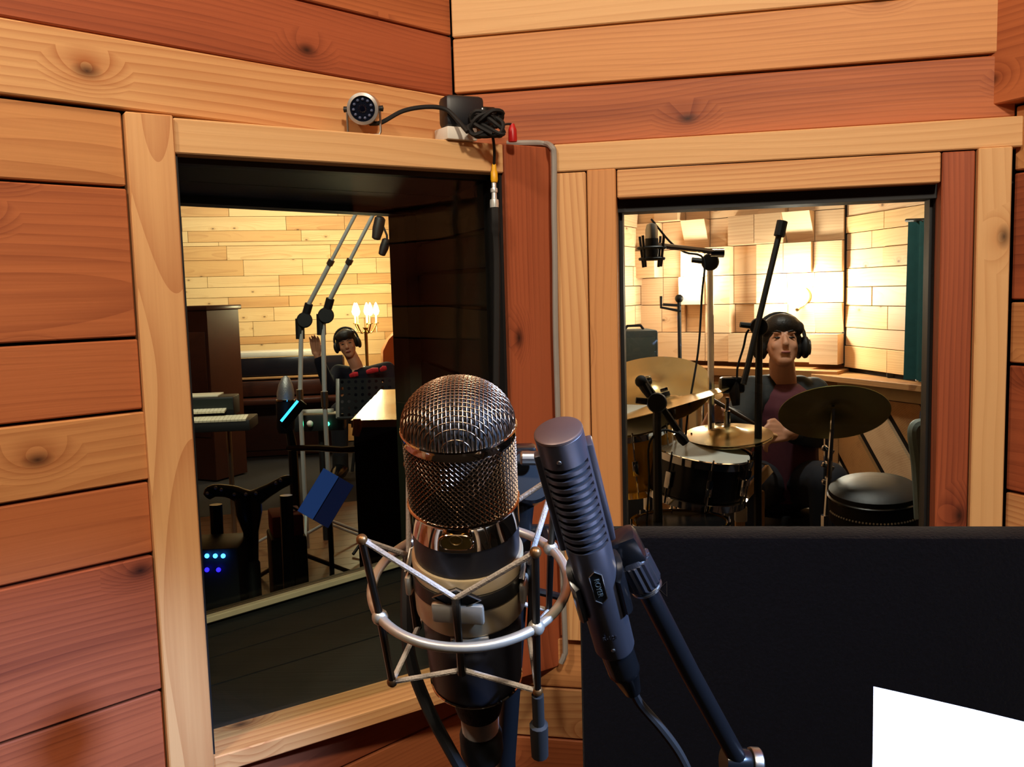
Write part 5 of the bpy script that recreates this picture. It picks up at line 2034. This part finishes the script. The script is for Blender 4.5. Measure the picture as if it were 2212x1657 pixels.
kit_cymbal('large crash cymbal at the far left of the drum kit', 1400, 832, 3.55, .25, (-.18, -.42, .9), CYM, 1400, 1000)
kit_cymbal('lower crash cymbal overlapping the large one at the left of the kit', 1440, 862, 3.35, .23, (-.25, .10, .95), CYM, 1455, 1000)
kit_cymbal('dark ride cymbal with its underside showing, right of the drummer', 1800, 882, 3.3, .195, (.12, .60, .8), CYMD, 1786, 1000)
kit_cymbal('small splash cymbal beside the left-hand boom', 1518, 846, 3.9, .085, (-.1, -.2, .95), CYM, 1514, 1000, .03)
# hi-hat: two facing cymbals
c = px(1572, 938, 3.4)
hh_ = rigid_stand('hi_hat', 'pair of hi-hat cymbals in front of the drummer', 'cymbal', 1556, 1060, 3.42, c + Z * .14)
M = axis_frame(c, Vector((-.05, -.10, 1)))
cymbal(hh_, M, .165, CYM)
cymbal(hh_, M @ Matrix.Rotation(math.pi, 4, 'X') @ Matrix.Translation((0, 0, .012)), .165, CYM)
one('clutch', CHROME, hh_, add_tube, [M @ Vector((0, 0, .03)), M @ Vector((0, 0, .09))], .012, 10)
one('stand_block', MATTE_BLACK, hh_, add_box, (0, 0, -.075), (.05, .04, .05), M, .006)
# toms, snare, bass drum
def put_drum(name, label, x, y, T, r, h, up, shell, legs=False, lugs=8, skin=None):
    c = px(x, y, T)
    t = thing(name, label, 'drum', Vector((c.x, c.y, 0)) if legs else c)
    M = axis_frame(c - Vector(up).normalized() * h, Vector(up))
    drum(t, M, r, h, shell, CHROME, skin or HEADW, lugs)
    return t, M


put_drum('rack_tom', 'amber tom drum at the left edge of the drum room window', 1352, 905, 3.35, .17, .24, (-.1, -.22, .95), AMBER)
t, M = put_drum('snare_drum', 'dark drum with chrome hoop and white head under the hi-hat', 1515, 972, 3.25, .175, .17, (.14, -.10, .98), SHELLB, True)
c = M @ Vector((0, 0, 0))
for k in range(3):
    a = math.radians(30 + 120 * k)
    one('stand_leg', CHROME, t, add_tube, [c + Vector((.08 * math.cos(a), .08 * math.sin(a), -.01)), Vector((c.x, c.y, .25)), Vector((c.x + .22 * math.cos(a), c.y + .22 * math.sin(a), .015))], .008, 8)
bc = px(1350, 1120, 3.15)
t = thing('bass_drum', 'amber bass drum low at the left of the drum room window', 'drum', Vector((bc.x, bc.y, 0)))
Mb = axis_frame(Vector((bc.x - .02, bc.y - .16, .30)), Vector((.25, .97, 0)).normalized(), Z)
drum(t, Mb, .28, .36, AMBER, AMBER, HEADW, 8)
fl = put_drum('floor_tom', 'amber floor tom at lower centre of the drum room window', 1470, 1128, 3.0, .15, .30, (0, 0, 1), AMBER, True, skin=GLOSS_BLACK)
for k in range(3):
    a = math.radians(80 + 120 * k)
    cc_ = px(1470, 1128, 3.0)
    one('leg', CHROME, fl[0], add_tube, [Vector((cc_.x + .18 * math.cos(a), cc_.y + .18 * math.sin(a), cc_.z - .1)), Vector((cc_.x + .19 * math.cos(a), cc_.y + .19 * math.sin(a), 0))], .007, 8)
# cowbell-like pedal chains at right: chrome hardware column
b0 = px(1785, 1000, 3.5)
hw = thing('hardware_stand', 'chrome drum hardware stand right of the drummer', 'stand', Vector((b0.x, b0.y, 0)))
one('pole', CHROME, hw, add_tube, [Vector((b0.x, b0.y, .02)), px(1785, 925, 3.5)], .010, 8)
for y_ in (940, 972, 1008, 1045):
    one('wing_bolt', CHROME, hw, add_box, (0, 0, 0), (.05, .016, .02), Matrix.Translation(px(1788, y_, 3.48)) @ Matrix.Rotation(math.radians(25), 4, 'Y'), .004)
one('leg', CHROME, hw, add_tube, [Vector((b0.x, b0.y, .3)), Vector((b0.x + .25, b0.y - .1, .014))], .008, 8)
one('leg', CHROME, hw, add_tube, [Vector((b0.x, b0.y, .3)), Vector((b0.x - .2, b0.y - .2, .014))], .008, 8)
# two pale slats: a wooden folding stool beside the knee
sl = px(1625, 1050, 3.35)
fs = thing('folding_stool', 'folding stool with pale wooden slats beside the drummer knee', 'stool', Vector((sl.x, sl.y, 0)))
PALE = WD['straw']
for (x0_, y0_, x1_, y1_) in ((1592, 1048, 1632, 1005), (1596, 1084, 1662, 1012)):
    a, b_ = px(x0_, y0_, 3.35), px(x1_, y1_, 3.45)
    board('slat', a.lerp(b_, .5), (b_ - a), Vector((0, .3, 1)), (b_ - a).length, .035, .02, PALE, fs)
for x_ in (1598, 1640):
    a = px(x_, 1060, 3.4)
    board('leg', Vector((a.x, a.y, a.z / 2)), Z, Vector((1, 0, 0)), a.z, .035, .02, PALE, fs)
one('white_foot', WHITE, fs, add_box, (0, 0, 0), (.045, .03, .06), Matrix.Translation(px(1600, 1110, 3.4)), .006)

# microphone stands
def boom_mic(label, xb, yb, Tb, joint, tail, tip, mat, r=.012, group=None):
    b0 = px(xb, yb, Tb)
    j = px(joint[0], joint[1], Tb)
    t = thing('boom_stand', label, 'mic stand', Vector((b0.x, b0.y, 0)))
    one('pole', mat, t, add_tube, [Vector((b0.x, b0.y, .02)), Vector((b0.x, b0.y, .8)), j], [r * 1.15, r * 1.1, r], 8)
    A, B = px(*tail), px(*tip)
    one('boom', mat, t, add_tube, [A, B], r * .85, 8)
    cl = one('clutch', MATTE_BLACK, t, add_lathe, [(0, -.022), (.030, -.022), (.034, -.012), (.034, .012), (.03, .022), (0, .022)], 18, axis_frame(j, (CAM - j).normalized()))
    one('clutch_knob', MATTE_BLACK, cl, add_tube, [j + Vector((-.07, 0, .01)), j], [.010, .012], 8)
    tripod(t, (b0.x, b0.y), .25, 0, mat, .35, r * .8, 15)
    return t


t = boom_mic('chrome boom stand with the spider-mounted microphone in the drum room', 1537, 1000, 3.45, (1534, 566), (1562, 546, 3.4), (1412, 529, 3.35), CHROME)
one('counterweight', CHROME, t, add_tube, [px(1534, 546, 3.4), px(1563, 546, 3.4)], .018, 12)
mc = px(1408, 527, 3.35)
om = thing('overhead_microphone', 'small studio microphone in a spider mount at the end of the chrome boom', 'microphone', mc - Z * .08)
one('body', MATTE_BLACK, om, add_lathe, [(0, -.05), (.022, -.05), (.025, -.03), (.025, .02), (0, .02)], 14, Matrix.Translation(mc))
one('grille', plain('overhead_grille', (190, 186, 176), .3, .9), om, add_lathe, [(.024, .02), (.024, .05), (.018, .072), (0, .078)], 14, Matrix.Translation(mc))
one('mount_ring', MATTE_BLACK, om, add_tube, [mc + Vector((.05 * math.cos(a * .5236), .05 * math.sin(a * .5236), -.015)) for a in range(12)], .006, 6, closed=True)
one('mount_ring', MATTE_BLACK, om, add_tube, [mc + Vector((.045 * math.cos(a * .5236), .045 * math.sin(a * .5236), -.055)) for a in range(12)], .006, 6, closed=True)
for k in range(4):
    a = math.radians(45 + 90 * k)
    one('spider_leg', MATTE_BLACK, om, add_tube, [mc + Vector((.055 * math.cos(a), .055 * math.sin(a), .03)), mc + Vector((.04 * math.cos(a), .04 * math.sin(a), -.085))], .005, 6)
bm = bmesh.new()
add_tube(bm, spline([mc + Z * .09, px(1420, 490, 3.38), px(1450, 525, 3.4), px(1480, 545, 3.42), px(1520, 560, 3.43), px(1516, 640, 3.43), px(1508, 760, 3.42), px(1485, 900, 3.4), px(1478, 1000, 3.38), px(1470, 1120, 3.35)], 5), .004, 6)
tag(mesh_obj('microphone_cable', bm, RUBBER, None, True), 'thin dark cable dangling from the chrome boom in the drum room', 'cable')
t = boom_mic('black boom stand slanting up in front of the drummer face', 1637, 1000, 3.3, (1640, 706), (1606, 830, 3.25), (1688, 486, 3.3), MATTE_BLACK, .013)
one('boom_tip', MATTE_BLACK, t, add_tube, [px(1683, 510, 3.3), px(1690, 478, 3.3)], .02, 10)
# hanging snare microphone and its cable
mh = px(1588, 838, 3.3)
hm = thing('clip_microphone', 'small dark microphone hanging over the hi-hat by the black boom', 'microphone', px(1588, 868, 3.3))
one('body', MATTE_BLACK, hm, add_tube, [px(1590, 815, 3.3), px(1586, 845, 3.3), px(1590, 876, 3.3)], [.016, .022, .014], 10)
one('mount', GLOSS_BLACK, hm, add_box, (0, 0, 0), (.09, .05, .06), Matrix.Translation(mh + Vector((-.01, .01, .01))), .012)
one('cable', RUBBER, hm, add_tube, spline([px(1592, 815, 3.3), px(1594, 790, 3.3), px(1606, 750, 3.3), px(1612, 722, 3.3), px(1618, 712, 3.3)], 5), .004, 6)
t = boom_mic('short black stand with a stubby microphone over the drums at left', 1420, 1000, 3.0, (1419, 870), (1392, 826, 3.0), (1474, 944, 3.05), MATTE_BLACK, .014)
st_ = thing('tom_microphone', 'stubby black microphone pointing up at the left of the drum kit', 'microphone', px(1388, 836, 3.0))
one('body', MATTE_BLACK, st_, add_tube, [px(1384, 822, 3.0), px(1394, 840, 3.0), px(1404, 856, 3.0)], [.018, .016, .012], 10)
one('head', RUBBER, st_, add_ball, px(1385, 824, 3.0), .021)
sn = thing('snare_microphone', 'small black microphone aimed at the white drum head', 'microphone', px(1478, 950, 3.02))
one('body', MATTE_BLACK, sn, add_tube, [px(1462, 935, 3.02), px(1474, 948, 3.02), px(1482, 958, 3.02)], [.012, .018, .014], 10)
one('cable', RUBBER, sn, add_tube, spline([px(1462, 935, 3.02), px(1430, 930, 3.0), px(1402, 960, 3.0), px(1402, 1040, 3.0), px(1396, 1140, 3.0)], 5), .004, 6)

# amplifier on the left wall ledge, T-shaped stand, small things on the shelf
T = 4.6
a = px(1336, 796, T)
b_ = px(1422, 796, T)
ztp = px(1380, 714, T).z
W = (b_ - a).length
amp = thing('guitar_amplifier', 'dark green grey amplifier cabinet at the left edge of the drum room', 'amplifier', Vector((a.x + W / 2, a.y, 0)))
Ma = frame_mat(Vector((a.x, a.y + .14, 0)) + Vector((W / 2, 0, 0)), Vector((1, .05, 0)), Vector((0, 1, 0)))
GG = plain('grey_green_tolex', (58, 66, 62), .7, 0, .15, 200, bump=.4)
one('cabinet', GG, amp, add_box, (0, 0, (ztp + a.z) / 2), (W, .24, ztp - a.z), Ma, .012)
one('grille_cloth', plain('amp_grille_cloth', (70, 78, 72), .9, 0, .2, 300), amp, add_box, (0, -.122, (ztp + a.z) / 2 - .01), (W - .03, .006, ztp - a.z - .05), Ma, .004)
one('handle', RUBBER, amp, add_tube, [Ma @ Vector((-.05, 0, ztp)), Ma @ Vector((-.035, 0, ztp + .02)), Ma @ Vector((.035, 0, ztp + .02)), Ma @ Vector((.05, 0, ztp))], .007, 8)
one('amp_stand', MATTE_BLACK, amp, add_box, (0, 0, a.z / 2), (W - .06, .2, a.z - .002), Ma, .006)
b0 = px(1470, 790, 5.0)
tt = thing('hook_stand', 'thin black stand with a ball top and side hook by the block wall', 'stand', Vector((b0.x, b0.y, 0)))
one('pole', MATTE_BLACK, tt, add_tube, [Vector((b0.x, b0.y, .01)), px(1467, 648, 5.0)], .011, 8)
one('ball_top', MATTE_BLACK, tt, add_ball, px(1467, 645, 5.0), .024)
one('side_hook', MATTE_BLACK, tt, add_tube, [px(1470, 672, 5.0), px(1428, 664, 4.98), px(1428, 640, 4.98)], .008, 6)
one('side_hook', MATTE_BLACK, tt, add_tube, [px(1470, 660, 5.0), px(1432, 658, 4.98)], .008, 6)
tripod(tt, (b0.x, b0.y), .15, 0, MATTE_BLACK, .18, .008)

# curtain
CURT = plain('teal_curtain', (36, 84, 82), .85, 0, .25, 30, bump=.3)
q0 = on_wall(1972, 480, DB + rn(U5) * .10, U5)
q1 = on_wall(2060, 480, DB + rn(U5) * .10, U5)
zt_, zb_ = q0.z, px(1972, 822, (q0 - CAM).dot(RM @ Vector((0, 0, 1)))).z
bm = bmesh.new()
n = 40
cols = []
for k in range(n + 1):
    p = q0.lerp(q1, k / n)
    off = .022 * math.sin(k * .85) + .012 * math.sin(k * .37 + 1)
    col_ = []
    for j in range(7):
        z_ = zt_ + (zb_ - zt_) * j / 6
        sp = 1 + .35 * j / 6
        pq = p + rn(U5) * off * sp
        col_.append(Vector((pq.x, pq.y, z_)))
    cols.append(col_)
VV = [[bm.verts.new(p) for p in c_] for c_ in cols]
WW = [[bm.verts.new(p - rn(U5) * .004) for p in c_] for c_ in cols]
for k in range(n):
    for j in range(6):
        bm.faces.new((VV[k][j], VV[k + 1][j], VV[k + 1][j + 1], VV[k][j + 1]))
        bm.faces.new((WW[k][j], WW[k][j + 1], WW[k + 1][j + 1], WW[k + 1][j]))
    bm.faces.new((VV[k][0], WW[k][0], WW[k + 1][0], VV[k + 1][0]))
    bm.faces.new((VV[k][6], VV[k + 1][6], WW[k + 1][6], WW[k][6]))
for j in range(6):
    bm.faces.new((VV[0][j], VV[0][j + 1], WW[0][j + 1], WW[0][j]))
    bm.faces.new((VV[n][j], WW[n][j], WW[n][j + 1], VV[n][j + 1]))
ctn = thing('curtain', 'dark teal curtain hanging at the right of the drum room', 'curtain', Vector((q0.x, q0.y, zb_)))
mesh_obj('cloth', bm, CURT, ctn, True, 80)
one('rail', MATTE_BLACK, ctn, add_tube, [q0 + Z * .012 - U5 * .05, q1 + Z * .012 + U5 * .05], .008, 8)
def on_shelf(x, y):
    return at_z(x, y, 1.016)
k1, k2, k3 = on_shelf(1932, 815), on_shelf(1963, 818), on_shelf(2000, 826)
sk = thing('black_speaker', 'small black speaker box on the drum room shelf', 'speaker', k1)
one('case', MATTE_BLACK, sk, add_box, (0, 0, .045), (.075, .07, .09), zrot(k1, -20), .005)
one('cone', RUBBER, sk, add_lathe, [(.0, .0), (.018, .001), (.026, .004), (.028, .002)], 16, zrot(k1, -20) @ Matrix.Translation((0, -.036, .045)) @ Matrix.Rotation(math.radians(90), 4, 'X'))
sk = thing('socket_panel', 'grey metal box with sockets on the shelf beside the teal curtain', 'equipment', k2)
one('case', plain('grey_box', (150, 152, 140), .5), sk, add_box, (0, 0, .07), (.05, .06, .14), zrot(k2, -20), .004)
for zz in (.04, .075, .11):
    one('socket', MATTE_BLACK, sk, add_lathe, [(0, .0), (.012, .0), (.012, .003), (0, .003)], 12, zrot(k2, -20) @ Matrix.Translation((0, -.032, zz)) @ Matrix.Rotation(math.radians(90), 4, 'X'))
bm = bmesh.new()
rr = random.Random(5)
bmesh.ops.create_icosphere(bm, subdivisions=3, radius=.045)
for v in bm.verts:
    v.co = v.co * (1 + rr.uniform(-.22, .22))
    v.co.z = max(-.03, v.co.z)
    v.co += k3 + Z * .032
tag(mesh_obj('crumpled_tissue', bm, plain('white_tissue', (226, 226, 218), .9), None), 'crumpled white tissue on the shelf below the teal curtain', 'tissue')

# studded black drum case on the floor stand, chair at the edge
c = px(1890, 1085, 3.2)
dc_ = thing('drum_case', 'round black padded case with pale studs, low right in the drum room', 'case', Vector((c.x, c.y, 0)))
LEA = plain('black_leatherette', (13, 14, 17), .5, 0, .2, 60, bump=.2)
Mc_ = axis_frame(c, Vector((-.06, -.12, 1)))
one('case_body', LEA, dc_, add_lathe, [(0, -.07), (.14, -.075), (.155, -.06), (.158, .02), (.155, .05), (.13, .068), (.06, .078), (0, .08)], 40, Mc_)
one('piping', GLOSS_BLACK, dc_, add_lathe, [(.156, .018), (.162, .022), (.162, .030), (.156, .034)], 40, Mc_, cap=False)
bm = bmesh.new()
add_ball(bm, (0, 0, 0), .0038, None, 8)
me = bpy.data.meshes.new('stud_and_glint')
bm.to_mesh(me)
bm.free()
me.materials.append(WHITE)
for k in range(44):
    a = math.radians(180 + k * 180 / 43)
    for zz in (-.02,):
        o = bpy.data.objects.new('stud_and_glint', me)
        COL.objects.link(o)
        o.location = Mc_ @ Vector((.158 * math.cos(a), .158 * math.sin(a), zz))
        attach(o, dc_)
for k in range(3):
    a = math.radians(30 + 120 * k)
    one('stand_leg', CHROME, dc_, add_tube, [Mc_ @ Vector((.13 * math.cos(a), .13 * math.sin(a), -.07)), Vector((c.x + .05 * math.cos(a), c.y + .05 * math.sin(a), .25)), Vector((c.x + .22 * math.cos(a), c.y + .22 * math.sin(a), .012))], .009, 8)
ch = thing('chair', 'chair with grey curved frame and navy back at right edge of drum room', 'chair', Vector((px(2010, 1000, 2.9).x, px(2010, 1000, 2.9).y, 0)))
GF = plain('grey_padded_edge', (120, 134, 128), .6, 0, .1, 100, bump=.3)
tb = px(2010, 1000, 2.9)
bk = [px(1990, 1120, 2.95), px(1984, 1010, 2.95), px(1976, 945, 2.95), px(1978, 924, 2.95), px(1992, 918, 2.95), px(2030, 925, 2.95), px(2075, 935, 2.95), px(2085, 1010, 2.95), px(2085, 1120, 2.95)]
one('back_frame', GF, ch, add_tube, spline(bk, 5), .022, 10)
one('backrest', plain('navy_upholstery', (20, 24, 40), .8), ch, add_hexa, [bk[1], bk[7], px(2075, 905, 3.05), px(1996, 890, 3.05)], [p + Vector((0, .03, 0)) for p in (bk[1], bk[7], px(2075, 905, 3.05), px(1996, 890, 3.05))])
sz = .44
one('seat', plain('navy_seat', (22, 26, 42), .8), ch, add_box, (0, 0, sz), (.42, .42, .06), zrot((bk[1].lerp(bk[7], .5).x, bk[1].lerp(bk[7], .5).y - .2, 0)), .02)
for sx in (-1, 1):
    for sy in (-1, 1):
        m_ = bk[1].lerp(bk[7], .5)
        one('leg', MATTE_BLACK, ch, add_tube, [Vector((m_.x + sx * .18, m_.y - .2 + sy * .18, sz)), Vector((m_.x + sx * .2, m_.y - .2 + sy * .2, 0))], .012, 8)

# ------------------------------------------------------------------ the drummer
T = 4.05
dp = thing('person', 'drummer in dark jacket over burgundy shirt, headphones on, head tipped back', 'person', Vector((px(1690, 1000, T + .1).x, px(1690, 1000, T + .1).y, 0)))
hc = px(1688, 745, T)
H = axis_frame(hc, Vector((.04, .30, .95)), Vector((1, -.12, 0)))
neck = px(1692, 822, T + .07)
chest = px(1690, 895, T + .10)
pel = px(1690, 1030, T + .16)
shL, shR = px(1624, 848, T + .08), px(1756, 850, T + .14)
elL, wrL = px(1592, 918, T - .10), px(1556, 895, T - .30)
elR, wrR = px(1768, 938, T + .02), px(1700, 935, T - .24)


def legs(s, pel_):
    hip = pel_ + Vector((s * .10, -.02, -.03))
    knee = px(1612, 1035, T - .36) if s < 0 else px(1790, 1040, T - .30)
    ank = Vector((knee.x + s * .02, knee.y + .03, .09))
    return hip, knee, ank, ank + Vector((0, -.16, -.05))


def body2(bm):
    head_shape(bm, H)
    limb(bm, [H @ Vector((0, .02, -.07)), neck, chest], [.056, .060, .07])
    limb(bm, [chest.lerp(neck, .2), chest, pel], [.12, .14, .15])
    for s_, e_, w_ in ((shL, elL, wrL), (shR, elR, wrR)):
        limb(bm, [chest.lerp(neck, .5), s_, e_, w_], [.07, .058, .045, .030])
    hand(bm, wrL, Vector((-.6, -.5, 0)), Vector((.3, -.4, .8)), Vector((.3, -.4, -.8)))
    hand(bm, wrR, Vector((-.9, -.3, .05)), Vector((-.1, .3, .9)), Vector((.2, -.3, -.9)))
    for s in (-1, 1):
        limb(bm, list(legs(s, pel)), [.09, .065, .045, .04])


solidify_blobs('body', body2, .006, SKIN, dp)
JACK = plain('black_green_jacket', (26, 32, 34), .75, 0, .3, 60, bump=.3)
WINE = plain('burgundy_shirt', (84, 34, 46), .85, 0, .2, 80)


def jacket(bm):
    for s_, e_, w_ in ((shL, elL, wrL), (shR, elR, wrR)):
        limb(bm, [chest.lerp(neck, .45).lerp(s_, .45) + Vector((0, .02, 0)), s_, e_, e_.lerp(w_, .75)], [.085, .080, .064, .05])
        limb(bm, [s_.lerp(neck, .45), s_.lerp(chest, .35), s_.lerp(pel, .55), s_.lerp(pel, .9)], [.06, .10, .105, .11])
    limb(bm, [chest + Vector((0, .06, .04)), pel + Vector((0, .05, 0))], [.15, .17])


def shirt(bm):
    limb(bm, [chest + Vector((0, -.02, .01)), pel], [.150, .165])


solidify_blobs('jacket', jacket, .010, JACK, dp)
solidify_blobs('shirt', shirt, .010, WINE, dp)


def jeans(bm):
    for s in (-1, 1):
        h_, k_, a_, f_ = legs(s, pel)
        limb(bm, [pel + Vector((0, 0, -.03)), h_, k_, a_], [.15, .115, .085, .062])


solidify_blobs('jeans', jeans, .012, plain('dark_jeans', (22, 25, 36), .85), dp)
for s in (-1, 1):
    h_, k_, a_, f_ = legs(s, pel)
    one('shoe', GLOSS_BLACK, dp, add_tube, [a_ + Vector((0, .05, -.04)), a_ + Vector((0, -.06, -.045)), f_ + Vector((0, -.02, -.005))], [.042, .045, .03], 12)
face_parts(H, dp)


def hair2(bm):
    add_ball(bm, (0, .022, .046), 1, H, 20, (.090, .098, .094))
    add_ball(bm, (0, -.012, .076), 1, H, 16, (.084, .092, .062))
    for k in range(9):
        a = math.radians(198 + k * 18)
        add_ball(bm, (.076 * math.cos(a), -.062 + .022 * abs(math.cos(a)), .066), 1, H, 10, (.024, .026, .032))
    for s in (-1, 1):
        add_ball(bm, (s * .078, .03, .0), 1, H, 12, (.022, .05, .06))


solidify_blobs('hair', hair2, .007, HAIR, dp, 2)
hpn = thing('headphones', 'black headphones worn by the drummer', 'headphones', H @ Vector((0, 0, .14)))
bm = bmesh.new()
add_tube(bm, [H @ Vector((.108 * math.cos(math.radians(a)), .02, .03 + .122 * math.sin(math.radians(a)))) for a in range(-8, 189, 12)], .009, 8)
mesh_obj('headband', bm, MATTE_BLACK, hpn, True)
for s in (-1, 1):
    one('ear_cup', MATTE_BLACK, hpn, add_ball, (s * .104, .014, -.008), 1, H, 16, (.024, .046, .052))
    one('cup_ring', STEEL, hpn, add_tube, [H @ Vector((s * .124, .014 + .03 * math.cos(a * .5236), -.008 + .034 * math.sin(a * .5236))) for a in range(12)], .003, 6, closed=True)
for lab, (x0_, y0_, t0_), (x1_, y1_, t1_) in (('dark drumstick crossing the chrome pole in the drummer raised hand', (1498, 840, 3.55), (1640, 922, 3.85)), ('drumstick in the drummer lower hand over the hi-hat', (1560, 918, 3.5), (1690, 944, 3.82))):
    a, b_ = px(x0_, y0_, t0_), px(x1_, y1_, t1_)
    bm = bmesh.new()
    add_tube(bm, [a, a.lerp(b_, .02), a.lerp(b_, .06), a.lerp(b_, .3), b_], [.004, .006, .004, .0085, .0085], 8)
    tag(mesh_obj('drumstick', bm, plain('dark_stick', (52, 40, 32), .5) if 'raised' in lab else WD['straw'], None, True), lab, 'drumstick')
thn = thing('drum_throne', 'round black drum throne under the drummer', 'stool', Vector((pel.x, pel.y, 0)))
zs_ = pel.z - .15
one('seat', LEA, thn, add_lathe, [(0, zs_ - .08), (.16, zs_ - .08), (.17, zs_ - .05), (.16, zs_ - .01), (0, zs_)], 28, Matrix.Translation((pel.x, pel.y, 0)))
one('post', CHROME, thn, add_tube, [Vector((pel.x, pel.y, zs_ - .08)), Vector((pel.x, pel.y, .1))], .018, 10)
tripod(thn, (pel.x, pel.y), .25, 0, CHROME, .28, .01)

# ================================================================== groups of things that repeat
GROUPS = {'cymbal_stand': 'cymbals of the drum kit', 'hanging_microphone': 'microphones hanging from the chrome boom',
          'drumstick': 'drumsticks in the drummer hands', 'wall_lamp': 'globe lamps on the block wall',
          'headphones': 'headphones worn by the players', 'boom_stand': 'boom stands', 'microphone_stand': 'straight microphone stands',
          'microphone_cable': 'microphone cables', 'person': 'players seen through the windows'}
for o in list(COL.objects):
    if o.parent is None and o.name.split('.')[0] in GROUPS:
        o['group'] = GROUPS[o.name.split('.')[0]]
